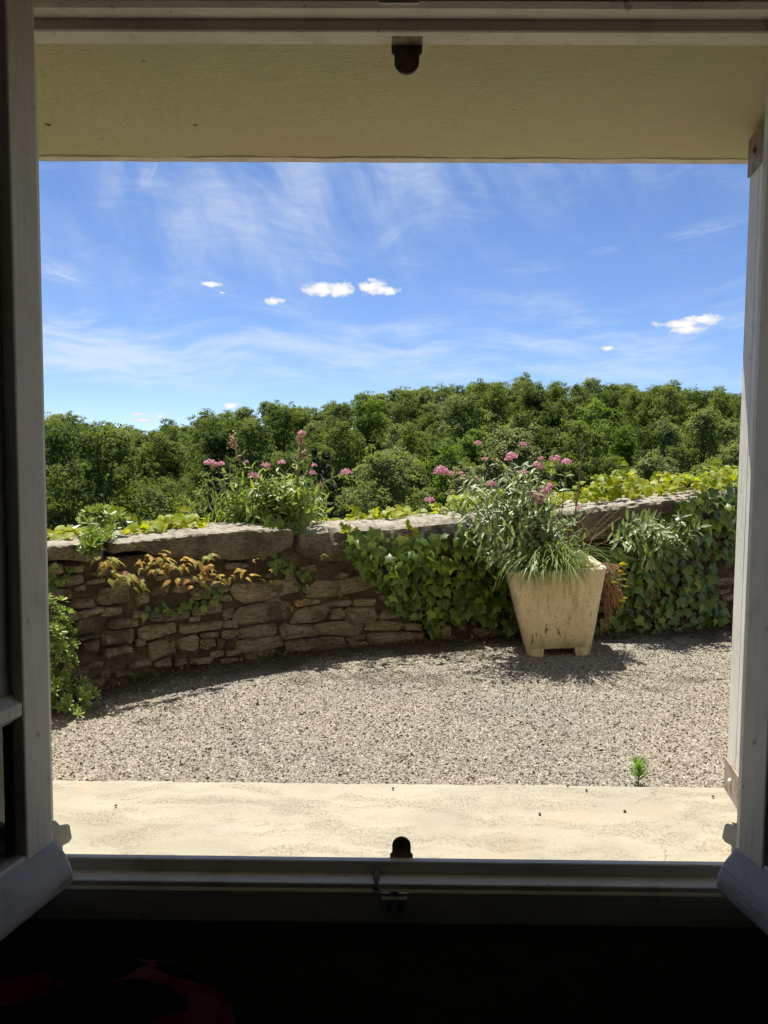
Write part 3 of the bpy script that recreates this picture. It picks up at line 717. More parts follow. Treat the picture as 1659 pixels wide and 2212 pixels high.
for zx0, zx1, zy0, zy1 in [(310,540,490,560),(415,540,420,470),(310,460,570,650),(440,600,640,700),(630,830,560,670),(880,965,600,680),(970,1080,540,620),(1230,1355,570,640),(1340,1490,610,650),(395,690,710,760),
        (970,1230,710,780),(1240,1440,660,745),(1220,1300,750,790),(1440,1515,700,770),(480,600,760,870),(900,1140,800,890),(1140,1440,790,850),(1290,1410,852,890),(1150,1285,880,980),(950,1140,900,1020),
        (1290,1390,895,960),(1405,1450,900,960),(1360,1450,975,1020),(490,620,875,895),(520,640,900,980),(640,860,840,930),(870,945,895,950),(990,1100,1030,1075),(830,980,1040,1090),(1220,1380,1022,1060),
        (650,780,690,750),(700,900,770,830),(310,390,665,740),(650,830,940,1010)]:
    boxes.append((zx0/3, zx1/3, 1080+zy0/3, 1080+zy1/3))
rs = random.Random(11)
def clash(b, tol):
    return any(min(b[1], c[1])-max(b[0], c[0]) > tol and min(b[3], c[3])-max(b[2], c[2]) > tol for c in boxes)
for (n_, wr, hr, tol) in ((900, (38, 75), (14, 24), 2), (2500, (20, 44), (9, 17), 2), (3500, (10, 24), (6, 11), 1.5)):
    for _ in range(n_):
        x = rs.uniform(70, 1640) if rs.random() < .75 or wr[1] < 30 else rs.choice((rs.uniform(-220, 70), rs.uniform(1640, 1850))); w_ = rs.uniform(*wr); h = rs.uniform(*hr)
        y0 = float(np.interp(x, CAPB_X, CAPB_Y))+(34 if 200 < x < 640 else 8); y1 = float(np.interp(x, BASE_X, BASE_Y))-1
        if y1-y0 < h: continue
        y = rs.uniform(y0, y1-h); b = (x, x+w_, y, y+h)
        if x < 430 and y > 1290 and rs.random() < .75: continue
        if len(boxes) < 292 and not clash(b, tol): boxes.append(b)
for (x0, x1, y0, y1) in boxes:
    c = on_wall((x0+x1)/2, (y0+y1)/2, .0); _, tg, n = wall_frame(c.x)
    e0 = on_wall(x0, (y0+y1)/2); e1 = on_wall(x1, (y0+y1)/2); k = (e1-e0).length
    h = (on_wall((x0+x1)/2, y0)-on_wall((x0+x1)/2, y1)).length
    v, f = stone_geo(k*1.03, h*1.05, rs.uniform(.014, .045) if k > .09 else rs.uniform(.006, .02), rs)
    roll = rs.uniform(-.09, .09)
    M = Matrix.Translation(c) @ Matrix((( tg.x, -n.x, 0, 0), (tg.y, -n.y, 0, 0), (0, 0, 1, 0), (0, 0, 0, 1))) @ Matrix.Rotation(roll, 4, 'Y')
    o = put(bpy.data.objects.new('stone', mesh('stone', v, f, 'schist')), wall); o.matrix_local = rel(wall, M)
def capstone(pts_t, pts_b, ov, rnd, seed, back=.5, amp=1.0):
    """front top edge and front bottom edge given along the wall; long slab with worn edges"""
    x0, x1 = pts_t[0][0], pts_t[-1][0]; n_ = max(8, int((x1-x0)/4)); v = []; secs = []
    for i in range(n_+1):
        px = x0+(x1-x0)*i/n_
        yt = float(np.interp(px, [p[0] for p in pts_t], [p[1] for p in pts_t])); yb = float(np.interp(px, [p[0] for p in pts_b], [p[1] for p in pts_b]))
        T = on_wall(px, yt, ov); B = on_wall(px, yb, ov); p, tg, n = wall_frame(T.x)
        h = T.z-B.z; r_ = rnd*h; e = min(i, n_-i); endk = [.82, .95, 1][min(e, 2)]
        prof = [(ov-.06, B.z+.01), (ov-.015, B.z+.0), (ov, B.z+.16*h), (ov+.004, B.z+.5*h), (ov, T.z-r_*1.0), (ov-r_*.28, T.z-r_*.35), (ov-r_*.75, T.z-r_*.05), (ov-max(r_*1.5, .1), T.z+.008), (ov-.28, T.z+.016), (ov-back+.02, T.z+.004), (ov-back, T.z-.03), (ov-back, B.z+.02)]
        zc = (T.z+B.z)/2
        for j, (o_, z) in enumerate(prof):
            zz = zc+(z-zc)*endk
            q = Vector((T.x, wall_y(T.x), 0)) + n*(o_ if o_ < ov-.2 else ov-.2+(o_-ov+.2)*endk)
            q.z = zz
            dn = (.010*nz(q, 6, seed)+.006*nz((q.x*.8, q.y, q.z*6), 12, seed+3)+.007*nz(q, 32, seed)+.004*nz(q, 80, seed))*amp
            q += (n*.8+Vector((0, 0, .6)))*dn if o_ > ov-.3 else Vector((0, 0, dn))
            v.append(q)
    m_ = 12; f = []
    for i in range(n_):
        for k in range(m_):
            q = (k+1) % m_; f.append((i*m_+k, (i+1)*m_+k, (i+1)*m_+q, i*m_+q))
    f += [tuple(range(m_)), tuple(range(n_*m_, (n_+1)*m_))[::-1]]
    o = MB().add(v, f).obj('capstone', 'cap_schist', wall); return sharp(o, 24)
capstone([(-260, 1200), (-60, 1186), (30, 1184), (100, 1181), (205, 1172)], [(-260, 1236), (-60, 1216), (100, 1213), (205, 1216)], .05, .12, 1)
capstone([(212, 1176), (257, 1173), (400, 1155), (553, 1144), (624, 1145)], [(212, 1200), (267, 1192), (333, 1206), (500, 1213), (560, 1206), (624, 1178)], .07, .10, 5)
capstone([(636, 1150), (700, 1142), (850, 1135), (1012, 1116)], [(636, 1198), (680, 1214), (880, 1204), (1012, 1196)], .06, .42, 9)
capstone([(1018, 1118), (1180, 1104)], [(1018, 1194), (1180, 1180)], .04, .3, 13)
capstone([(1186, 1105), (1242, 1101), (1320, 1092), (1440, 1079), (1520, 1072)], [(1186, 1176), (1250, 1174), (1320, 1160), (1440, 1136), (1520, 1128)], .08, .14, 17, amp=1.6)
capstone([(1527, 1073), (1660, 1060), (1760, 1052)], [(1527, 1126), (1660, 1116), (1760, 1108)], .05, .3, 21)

# ------------------------------------------------------------------ planter
POT_C = Vector((1.005, 4.60, 0)); POT_A = R(-5); POT_T = R(-4)
POT_M = Matrix.Translation((POT_C.x, POT_C.y, .012)) @ Matrix.Rotation(POT_A, 4, 'Z') @ Matrix.Rotation(POT_T, 4, 'Y')
def mk_planter():
    o = thing('planter', 'square tapered sand coloured concrete planter standing on two visible feet', 'planter', (POT_C.x, POT_C.y, .012))
    o.matrix_basis = POT_M
    def ring(hw, z, rr):
        pts = []
        for cx, cy, a0 in ((1, 1, 0), (-1, 1, 90), (-1, -1, 180), (1, -1, 270)):
            for k in range(7):
                a = R(a0+k*15); pts.append((cx*(hw-rr)+rr*math.cos(a), cy*(hw-rr)+rr*math.sin(a), z))
        return pts
    hw = lambda z: .183+(.281-.183)*z/.52
    prof = [(hw(.042)-.012, .042, .05), (hw(.05), .05, .05), (hw(.16), .16, .05), (hw(.3), .3, .052), (hw(.44), .44, .055), (hw(.50), .50, .056), (hw(.512)+.002, .512, .056), (hw(.52)-.006, .521, .052), (hw(.52)-.022, .521, .045), (hw(.5)-.032, .51, .04), (hw(.44)-.034, .44, .04), (hw(.36)-.034, .36, .04)]
    v = []; n_ = 28; f = []
    for h_, z, rr in prof: v += [(x+.0025*nz((x, y, z), 9, 3), y+.0025*nz((x, y, z), 9, 7), z+(.004*nz((x, y, 0), 14, 2) if z > .505 else 0)) for x, y, z in ring(h_, z, rr)]
    for i in range(len(prof)-1):
        for k in range(n_):
            q = (k+1) % n_; f.append((i*n_+k, i*n_+q, (i+1)*n_+q, (i+1)*n_+k))
    f += [tuple(range(n_))[::-1], tuple(range((len(prof)-1)*n_, len(prof)*n_))]
    b = MB().add(v, f).obj('body', 'pot_concrete', o, world=False); sharp(b, 50)
    h0, h1, rr = hw(0), hw(.052), .05
    for cx, cy, a0 in ((1, 1, 0), (-1, 1, 90), (-1, -1, 180), (1, -1, 270)):
        def foot(h_, z, ins):
            pts = [(cx*(h_-rr)+rr*math.cos(R(a0+k*15)), cy*(h_-rr)+rr*math.sin(R(a0+k*15)), z) for k in range(7)]
            fw = .088+ins
            if cx*cy > 0: pts += [(cx*(h_-fw), cy*h_, z), (cx*(h_-fw), cy*(h_-fw), z), (cx*h_, cy*(h_-fw), z)]
            else: pts += [(cx*h_, cy*(h_-fw), z), (cx*(h_-fw), cy*(h_-fw), z), (cx*(h_-fw), cy*h_, z)]
            return pts
        A, B = foot(h0-.001, -.012, 0), foot(h1-.002, .051, .016); m_ = len(A)
        ff = [(k, (k+1) % m_, m_+(k+1) % m_, m_+k) for k in range(m_)]+[tuple(range(m_))[::-1], tuple(range(m_, 2*m_))]
        MB().add(A+B, ff).obj('foot', 'pot_concrete', o, world=False, bevel=.004)
    sv = []; sf = []; hs = hw(.46)-.034
    for i in range(12):
        for j in range(12):
            x = -hs+2*hs*i/11; y = -hs+2*hs*j/11; sv.append((x, y, .458+.02*nz((x, y, 0), 9, 4)-.03*max(0, x)/hs))
    for i in range(11):
        for j in range(11): sf.append((i*12+j, (i+1)*12+j, (i+1)*12+j+1, i*12+j+1))
    MB().add(sv, sf).obj('soil', 'pot_soil', o, world=False, smooth=True)
    # broken white lump of old liner at the right back of the rim
    mb = MB(); nn = 10; vv = []; ff = []
    for i in range(nn):
        a = math.pi*i/(nn-1); x = .185-.085*math.cos(a)*.75; z = .45+.12*math.sin(a)**.7*(1+.12*nz((i*.7, 0, 0), 1, 3))
        for y in (.13, .155): vv += [(x, y+.01*math.sin(a), z), (x, y, .42)]
    for i in range(nn-1):
        a = i*4; b_ = a+4; ff += [(a, b_, b_+1, a+1), (a+2, a+3, b_+3, b_+2), (a, a+2, b_+2, b_)]
    MB().add(vv, ff).obj('inner_shard', 'pale_lump', o, world=False)
    return o
simple('pale_lump', (.60, .56, .48), .9, (.4, .36, .28), 20, .3, 60)
planter = mk_planter()
def pot_pt(x, y, z):
    return POT_M @ Vector((x, y, z))

# ------------------------------------------------------------------ leaf library: base at origin, tip along +y, upper face +z, triangles only
LIB = {}
def lib(name, v, f, m):
    me = mesh(name, v, f, m, True); LIB[name] = (me, np.array(v, np.float32), np.array(f, np.int32), m); return name
def lance(name, w_, m, curl=.12, fold=.06):
    prof = [(0, .02), (.28, .85), (.55, 1), (.8, .6), (1, 0)]
    v = []; f = []
    for (y, k) in prof:
        z = -curl*y*y*1.4+curl*y*.3
        v += [(0, y, z), (w_*k, y, z+fold*k), (-w_*k, y, z+fold*k)]
    for i in range(len(prof)-1):
        a, b = i*3, i*3+3
        if i == len(prof)-2: f += [(a, a+1, b), (a, b, a+2)]
        else: f += [(a, a+1, b+1), (a, b+1, b), (a, b, b+2), (a, b+2, a+2)]
    return lib(name, v, f, m)
def lobed(name, right, mid, m, seed):
    r_ = random.Random(seed); v = [(0, y, z) for y, z in mid]; n_ = len(mid)
    R_ = [(x*r_.uniform(.9, 1.1), y+r_.uniform(-.03, .03), z) for x, y, z in right]; L_ = [(-x*r_.uniform(.9, 1.1), y+r_.uniform(-.03, .03), z) for x, y, z in right]
    v += R_+L_; k = len(right); f = []
    return v, n_, k
def ivy_leaf(name, m, seed):
    right = [(.40, -.07, -.05), (.31, .18, -.02), (.50, .40, -.07), (.23, .56, -.03)]
    v, n_, k = lobed(name, right, [(.05, 0), (.34, .035), (.62, .015), (1, -.10)], m, seed)
    f = []
    for s, o_ in ((1, n_), (-1, n_+k)):
        tri = [(0, o_, o_+1), (0, o_+1, 1), (1, o_+1, o_+2), (1, o_+2, o_+3), (1, o_+3, 2), (2, o_+3, 3)]
        f += tri if s > 0 else [t_[::-1] for t_ in tri]
    return lib(name, v, f, m)
def heart_leaf(name, m, seed):
    right = [(.2, -.06, -.01), (.41, .08, .02), (.44, .36, .05), (.27, .67, .03)]
    v, n_, k = lobed(name, right, [(.07, 0), (.38, -.015), (.68, -.03), (1, -.10)], m, seed)
    f = []
    for s, o_ in ((1, n_), (-1, n_+k)):
        tri = [(0, o_, o_+1), (0, o_+1, 1), (1, o_+1, o_+2), (1, o_+2, o_+3), (1, o_+3, 2), (2, o_+3, 3)]
        f += tri if s > 0 else [t_[::-1] for t_ in tri]
    return lib(name, v, f, m)
for i in range(4): ivy_leaf('ivy%d' % i, 'ivy_leaf', i); heart_leaf('vine%d' % i, 'vine_leaf', 20+i); ivy_leaf('ivyb%d' % i, 'vine_leaf', 40+i)
for i, (w_, c_) in enumerate(((.13, .12), (.155, .24), (.115, .04))):
    lance('val%d' % i, w_, 'valerian_leaf', c_); lance('valb%d' % i, w_, 'valerian_bright', c_); lance('weed%d' % i, w_*.45, 'weed_leaf', c_)
def mat_leaf(pos, tip, normal, size):
    y = tip.normalized(); x = y.cross(normal)
    if x.length < 1e-3: x = y.cross(Vector((1, .2, .1)))
    x.normalize(); z = x.cross(y)
    M = Matrix(((x.x*size, y.x*size, z.x*size, pos.x), (x.y*size, y.y*size, z.y*size, pos.y), (x.z*size, y.z*size, z.z*size, pos.z), (0, 0, 0, 1)))
    return M
def leafset(root, pl, part='leaf', rest='foliage', limit=300):
    """pl: list of (library name, world matrix). The nearest become single leaves, the rest one mesh"""
    pl = sorted(pl, key=lambda q: q[1].translation.y)
    for nm, M in pl[:limit]:
        o = put(bpy.data.objects.new(part, LIB[nm][0]), root); o.matrix_local = rel(root, M)
    rest_ = pl[limit:]
    if rest_:
        Vs, Fs, va, b = [], [], [], 0
        for nm, M in rest_:
            v, f = LIB[nm][1], LIB[nm][2]; A = np.array(M, np.float32)
            Vs.append(v@A[:3, :3].T+A[:3, 3]-np.array(root.location, np.float32)); Fs.append(f+b); b += len(v); va += [random.random()]*len(v)
        o = put(bpy.data.objects.new(rest, np_mesh(rest, np.concatenate(Vs), np.concatenate(Fs), LIB[rest_[0][0]][3], va, True)), root); stuff(o)
rnd = random.Random(5)
def rv(k=1.0): return Vector((rnd.gauss(0, k), rnd.gauss(0, k), rnd.gauss(0, k)))
def inpoly(x, y, P):
    c = False; j = len(P)-1
    for i in range(len(P)):
        if (P[i][1] > y) != (P[j][1] > y) and x < (P[j][0]-P[i][0])*(y-P[i][1])/(P[j][1]-P[i][1])+P[i][0]: c = not c
        j = i
    return c
def sample(P, n_):
    xs_ = [p[0] for p in P]; ys_ = [p[1] for p in P]; out = []
    while len(out) < n_:
        x, y = rnd.uniform(min(xs_), max(xs_)), rnd.uniform(min(ys_), max(ys_))
        if inpoly(x, y, P): out.append((x, y))
    return out

# ------------------------------------------------------------------ ivy on the wall face
def ivy(P, n_, label, ytop, thick, stems, size=(.05, .085)):
    pts = sample(P, n_); c0 = on_wall(sum(p[0] for p in P)/len(P), max(p[1] for p in P), .03)
    root = thing('ivy_plant', label, 'ivy', (c0.x, c0.y, 0), 'ivy on the stone wall')
    pl = []
    for (x, y) in pts:
        yt = ytop(x); k = max(0, min(1, 1.15-(y-yt)/110)); d = rnd.uniform(.02, thick)*(1-k)+k*rnd.uniform(.10, .32)
        p = on_wall(x, y, d); _, tg, n = wall_frame(p.x)
        up = .2+.35*rnd.random() if y > yt+70 else .9+1.3*rnd.random()
        nrm = (n+Vector((0, 0, up))+rv(.38)).normalized()
        tip = (Vector((0, 0, -1))+n*.3+tg*rnd.gauss(0, .7)).normalized()
        s = rnd.uniform(*size)*(1.3 if rnd.random() < .12 else 1)*(.6 if rnd.random() < .3 else 1)
        pl.append(('ivy%d' % rnd.randrange(4), mat_leaf(p-tip*s*.4, tip, nrm, s)))
    leafset(root, pl)
    for (pts_) in stems:
        q = [on_wall(x, y, .02) for x, y in pts_]
        MB().tube(q, [.006]*(len(q)-1)+[.003], 5).obj('stem', 'woody_stem', root)
    return root
ivy([(750, 1170), (772, 1158), (800, 1152), (880, 1168), (990, 1150), (1060, 1138), (1120, 1150), (1150, 1230), (1140, 1320), (1118, 1386), (1078, 1376), (1045, 1352), (1000, 1348), (960, 1350), (935, 1376), (905, 1340), (860, 1325), (815, 1292), (785, 1235), (748, 1200)], 640,
    'dark ivy with glossy leaves hanging over the wall to the left of the planter', lambda x: float(np.interp(x, [750, 880, 1000, 1150], [1165, 1175, 1160, 1150])), .10,
    [[(935, 1380), (940, 1300), (900, 1240), (850, 1190)], [(1040, 1376), (1050, 1280), (1010, 1200), (990, 1160)], [(1100, 1380), (1110, 1280), (1080, 1190)]])
ivy([(1270, 1392), (1325, 1300), (1290, 1230), (1315, 1200), (1400, 1150), (1450, 1110), (1480, 1080), (1520, 1066), (1610, 1050), (1640, 1060), (1640, 1190), (1560, 1215), (1540, 1262), (1560, 1300), (1575, 1330), (1555, 1352), (1480, 1368), (1400, 1376), (1330, 1388)], 780,
    'dark ivy covering the wall to the right of the planter down to the gravel', lambda x: float(np.interp(x, [1290, 1400, 1480, 1600], [1215, 1150, 1085, 1058])), .12,
    [[(1400, 1372), (1420, 1280), (1450, 1180), (1490, 1100)], [(1500, 1364), (1520, 1260), (1560, 1150), (1580, 1080)], [(1330, 1380), (1360, 1290), (1350, 1220)]])
def small_ivy(pts, label, size=(.03, .05), kinds='ivy', off=.03):
    c0 = on_wall(*pts[0], off); root = thing('ivy_sprig', label, 'ivy', tuple(c0), 'small ivy sprigs on the wall')
    pl = []
    for (x, y) in pts:
        for _ in range(3):
            p = on_wall(x+rnd.gauss(0, 7), y+rnd.gauss(0, 6), off+rnd.uniform(0, .03)); _, tg, n = wall_frame(p.x)
            tip = (Vector((0, 0, -.8))+n*.3+tg*rnd.gauss(0, .7)).normalized(); s = rnd.uniform(*size)
            pl.append((kinds+'%d' % rnd.randrange(4), mat_leaf(p, tip, (n+Vector((0, 0, .5))+rv(.25)).normalized(), s)))
    leafset(root, pl)
    q = [on_wall(x, y, off*.5) for x, y in pts]
    if len(q) > 1: MB().tube(q, .0025, 5).obj('stem', 'woody_stem', root)
small_ivy([(310, 1325), (330, 1318), (350, 1310), (372, 1318), (395, 1310), (415, 1300), (435, 1312), (440, 1285), (455, 1275), (470, 1290), (480, 1272)], 'small green ivy sprig creeping across the middle of the left wall')
small_ivy([(575, 1195), (585, 1205), (592, 1215), (600, 1222), (608, 1215), (618, 1228)], 'short ivy sprig hanging in the gap between the two capstones')
small_ivy([(645, 1235), (652, 1245), (650, 1258), (660, 1240)], 'tiny ivy tuft under the rounded capstone', (.025, .04))
small_ivy([(120, 1225), (130, 1240), (115, 1255), (140, 1250), (105, 1240), (150, 1232)], 'dark ivy sprig below the capstone beside the left window casement')
small_ivy([(745, 1138), (752, 1145), (760, 1142), (775, 1152)], 'lime green vine sprig lying across the rounded capstone', (.035, .05), 'ivyb', .09)
small_ivy([(880, 1130), (890, 1145), (900, 1152), (884, 1160)], 'lime green vine sprig hanging over the capstone above the ivy', (.03, .045), 'ivyb', .10)

# ------------------------------------------------------------------ lime green creeper along the top of the wall
def creeper(spots, n_, label, size, dy=(.12, .48), loose=()):
    c0 = on_wall(*spots[len(spots)//2][:2], -.2); root = thing('creeper', label, 'vine', tuple(c0), 'lime green creeper on the wall top')
    pl = []
    tot = sum(s[2]*s[3] for s in spots)
    for (x, y, a, b) in spots:
        for _ in range(max(3, int(n_*a*b/tot))):
            px, py = x+rnd.uniform(-a, a), y+rnd.uniform(-b, b)
            q = on_wall(px, py, -rnd.uniform(*dy))
            up = (py < y-b*.3)
            tip = Vector((rnd.gauss(0, .6), -.45+rnd.gauss(0, .5), rnd.uniform(-.75, .15))).normalized()
            nrm = (Vector((rnd.gauss(0, .35), -.55+rnd.gauss(0, .35), .8)))
            s = rnd.uniform(*size)*(.7 if rnd.random() < .25 else 1)
            pl.append((('vine' if rnd.random() < .6 else 'ivyb')+'%d' % rnd.randrange(4), mat_leaf(q, tip, nrm, s)))
    for (pts) in loose:
        q = [on_wall(x, y, -.25) for x, y in pts]; MB().tube(q, .0022, 5).obj('stem', 'green_stem', root)
        for p in q[1:]:
            for k in (-1, 1):
                tip = Vector((k*.7, -.3, rnd.uniform(-.5, .2))).normalized(); s = rnd.uniform(.04, .06)
                pl.append(('vine%d' % rnd.randrange(4), mat_leaf(p, tip, Vector((rnd.gauss(0, .3), -.8, .5)), s)))
    st = [on_wall(x, y+b*.5, -.3) for x, y, a, b in spots]
    if len(st) > 1: MB().tube(st, .004, 5).obj('stem', 'woody_stem', root)
    leafset(root, pl); return root
small_ivy([(585, 1122), (600, 1128), (615, 1130), (630, 1132), (645, 1128), (655, 1120), (625, 1140)], 'glossy ivy leaves spilling over the capstone joint under the bright valerian', (.045, .07), 'ivy', .02)
creeper([(120, 1158, 25, 12), (165, 1150, 25, 14), (295, 1148, 25, 14), (335, 1140, 25, 16), (375, 1130, 25, 16), (405, 1125, 18, 16), (430, 1130, 18, 12)], 300, 'lime green creeper on the wall top left of the flowering plant', (.045, .07), (.1, .45),
        [[(300, 1150), (285, 1115), (258, 1102), (236, 1094)], [(380, 1140), (395, 1115), (404, 1098)]])
creeper([(710, 1125, 16, 9), (770, 1120, 20, 9), (815, 1114, 22, 9), (855, 1108, 26, 13), (890, 1108, 20, 8), (950, 1100, 20, 13), (990, 1085, 22, 18), (1020, 1080, 20, 18), (1060, 1075, 25, 18)], 330, 'lime green creeper on the wall top between the flowering plants', (.045, .065), (.15, .5),
        [[(780, 1125), (772, 1108), (766, 1098)]])
creeper([(1215, 1075, 25, 13), (1265, 1062, 28, 20), (1310, 1052, 28, 26), (1350, 1048, 28, 32), (1400, 1055, 28, 22), (1450, 1045, 28, 24), (1500, 1045, 28, 24), (1545, 1035, 28, 28), (1590, 1035, 28, 30), (1640, 1030, 30, 30)], 720, 'lime green creeper massed on the wall top right of the planter', (.045, .075), (.05, .5),
        [[(1330, 1050), (1338, 1020), (1342, 1000)], [(1410, 1050), (1416, 1030), (1420, 1022)], [(1530, 1030), (1540, 1005), (1545, 995)], [(1195, 1090), (1192, 1045), (1188, 1015), (1187, 1002)]])

# ------------------------------------------------------------------ valerian
def flower_mesh(name, m, n_, ex, seed, fl=.16, shell=True):
    r_ = random.Random(seed); V_, F_, va = [], [], []
    for i in range(n_):
        d = Vector((r_.gauss(0, 1), r_.gauss(0, 1), r_.gauss(.25, .8))).normalized()
        if d.z < -.35: d.z *= -.5
        k = r_.uniform(.72, 1.05) if shell else r_.uniform(.2, 1.05)
        p = Vector((d.x*ex[0], d.y*ex[1], d.z*ex[2]))*k
        nrm = (d+Vector((r_.gauss(0, .3), r_.gauss(0, .3), r_.gauss(0, .3)))).normalized()
        a = nrm.cross(Vector((.3, .2, 1))).normalized(); b = nrm.cross(a); s = fl*r_.uniform(.7, 1.25); c = r_.random()
        base = len(V_)
        V_.append(p-nrm*s*.25); va.append(c)
        for q in range(5):
            an = q*2*math.pi/5+r_.random()*.4; V_.append(p+(a*math.cos(an)+b*math.sin(an))*s); va.append(c)
        F_ += [(base, base+1+q, base+1+(q+1) % 5) for q in range(5)]
    return np_mesh(name, [tuple(v) for v in V_], F_, m, va)
PINK = [flower_mesh('pink_head%d' % i, 'pink_flower', 70, (1, .9, .72), i, .17) for i in range(3)]
SEED = [flower_mesh('seed_head%d' % i, 'seedhead', 120, (.55, .55, 1.3), 10+i, .085, False) for i in range(2)]
def valerian(name, label, base, region, Yr, nst, heads, seeds, kinds, lsize, base_spread, limit=300, lean=0.0, first=.25, pairs=6, cat='flower'):
    root = thing(name, label, cat, tuple(base), 'valerian plants')
    pl = []; tops = [(x, y, None, 0) for x, y in sample(region, nst)]
    tops += [(x, y, 'p', s) for x, y, s in heads]+[(x, y, 's', s) for x, y, s in seeds]
    nodes = []
    for (x, y, kind, s) in tops:
        T = at_y(x, y, rnd.uniform(*Yr)); B = base+Vector((rnd.uniform(-1, 1)*base_spread, rnd.uniform(-.6, .6)*base_spread, 0))
        if kind: T = at_y(x, y, (Yr[0]*.6+Yr[1]*.4))
        mid = B.lerp(T, .5)+Vector((0, 0, .10*(T-B).length))+(Vector((T.x-B.x, T.y-B.y, 0))*-.12)+rv(.012)
        pts = []
        for k in range(7):
            u = k/6; pts.append(B*(1-u)**2+mid*2*u*(1-u)+T*u*u)
        MB().tube(pts, [.0035]*4+[.0028, .002, .0016], 5).obj('stem', 'green_stem', root)
        np_ = pairs if not kind else max(3, pairs-1)
        u1 = 1.0 if not kind else .80
        ph = rnd.random()*3
        for j in range(np_):
            u = first+(u1-first)*(j+.5*rnd.random())/max(1, np_-1); u = min(u, 1)
            p = B*(1-u)**2+mid*2*u*(1-u)+T*u*u; d = ((mid-B)*2*(1-u)+(T-mid)*2*u).normalized()
            a = d.cross(Vector((math.cos(ph), math.sin(ph), .2))).normalized(); ph += 1.5
            L = lsize*(1.15-.5*u if not kind else 1.1-.7*u)*rnd.uniform(.75, 1.2)
            for sg in (-1, 1):
                tip = (a*sg+d*rnd.uniform(.35, 1.1)+Vector((0, 0, rnd.uniform(-.35, .2)))).normalized()
                pl.append((kinds+'%d' % rnd.randrange(3), mat_leaf(p, tip, (d+Vector((0, -.2, .5))+rv(.2)).normalized(), L)))
        if kind == 'p':
            o = put(bpy.data.objects.new('flower_head', PINK[rnd.randrange(3)]), root)
            k = 1.18*s*T.y/FPX; o.matrix_local = rel(root, Matrix.Translation(T) @ Matrix.Rotation(rnd.uniform(0, 6), 4, 'Z') @ Matrix.Scale(k, 4))
        elif kind == 's':
            o = put(bpy.data.objects.new('seed_head', SEED[rnd.randrange(2)]), root)
            k = 1.18*s*T.y/FPX; o.matrix_local = rel(root, Matrix.Translation(T) @ Matrix.Rotation(rnd.uniform(0, 6), 4, 'Z') @ Matrix.Scale(k, 4))
    leafset(root, pl, limit=limit); return root
bl = on_wall(592, 1128, -.2)
valerian('valerian', 'bright green valerian with small pink flower heads growing on the wall top', Vector((bl.x, bl.y, bl.z-.02)),
    [(445, 1125), (448, 1085), (465, 1050), (500, 1058), (530, 1040), (560, 1025), (610, 1028), (650, 1025), (678, 1045), (705, 1085), (715, 1125), (600, 1132)], (bl.y-.16, bl.y+.18), 95,
    [(453, 1001, 11), (466, 1005, 8), (478, 1003, 8), (532, 998, 5), (573, 1006, 9), (609, 1000, 8), (546, 1027, 9), (555, 1031, 7), (679, 1006, 6), (675, 1023, 8), (748, 1021, 11), (652, 937, 9), (580, 1012, 4)],
    [(505, 962, 22), (649, 955, 18), (653, 985, 22), (641, 1020, 13), (692, 1056, 13), (460, 1012, 12), (512, 992, 10)], 'valb', .095, .15)
bp = pot_pt(-.06, .05, .46)
valerian('valerian', 'grey green valerian with big pink flower heads growing in the planter', bp,
    [(985, 1130), (950, 1085), (1000, 1050), (1030, 1015), (1075, 995), (1120, 1000), (1170, 1010), (1210, 1030), (1250, 1080), (1265, 1130), (1250, 1195), (1120, 1225), (1030, 1225), (990, 1180)], (4.2, 4.85), 135,
    [(1033, 958, 8), (1130, 960, 7), (1105, 987, 12), (1098, 993, 8), (1047, 992, 6), (1168, 991, 6), (1199, 992, 11), (1224, 999, 11), (1161, 1005, 10), (1166, 1010, 7), (1130, 1021, 8), (953, 1017, 13), (968, 1024, 10), (945, 1022, 8), (1061, 1047, 11), (927, 1081, 10),
     (996, 1023, 6), (1150, 1070, 13), (1165, 1074, 16), (1178, 1060, 13), (1188, 1050, 9), (1160, 1085, 13), (1176, 1078, 12), (1183, 1131, 12), (1051, 1147, 12), (1251, 1097, 6), (1036, 1037, 4)],
    [(1150, 1098, 8), (1193, 1070, 8)], 'val', .092, .14)
br = on_wall(1425, 1215, .04)
valerian('valerian', 'leafy flowerless valerian clump growing out of the ivy right of the planter', br,
    [(1305, 1165), (1345, 1130), (1370, 1112), (1420, 1118), (1440, 1130), (1470, 1115), (1520, 1140), (1525, 1160), (1480, 1185), (1420, 1215), (1370, 1215), (1330, 1195)], (br.y-.36, br.y-.14), 44, [], [], 'val', .118, .06, first=.35, pairs=6)

# ------------------------------------------------------------------ fleshy stonecrop, shrub at the left edge
def rosette(name, m, n_, w_, up, seed):
    r_ = random.Random(seed); V_, F_, va = [], [], []
    prof = [(.05, .3), (.45, .75), (.8, 1), (1, .45)]
    for i in range(n_):
        az = i*2.4+r_.uniform(-.2, .2); el = up+(i/n_)*(1.25-up)+r_.uniform(-.12, .12); L = 1.05-.45*i/n_
        d = Vector((math.cos(az)*math.cos(el), math.sin(az)*math.cos(el), math.sin(el))); s = Vector((-math.sin(az), math.cos(az), 0)); nn = s.cross(d)
        b = len(V_); c = r_.random()*.5
        for (y, k) in prof:
            p = d*y*L+nn*(-.12*y*y); V_ += [p-s*w_*k+nn*.03, p+s*w_*k+nn*.03]; va += [c, c]
        for k in range(len(prof)-1): F_.append((b+2*k, b+2*k+1, b+2*k+3, b+2*k+2))
    me = np_mesh(name, [tuple(v) for v in V_], F_, m, va, True); return me
ROS = [rosette('rosette%d' % i, 'sedum_leaf', 12+i, .13, -.1, i) for i in range(3)]
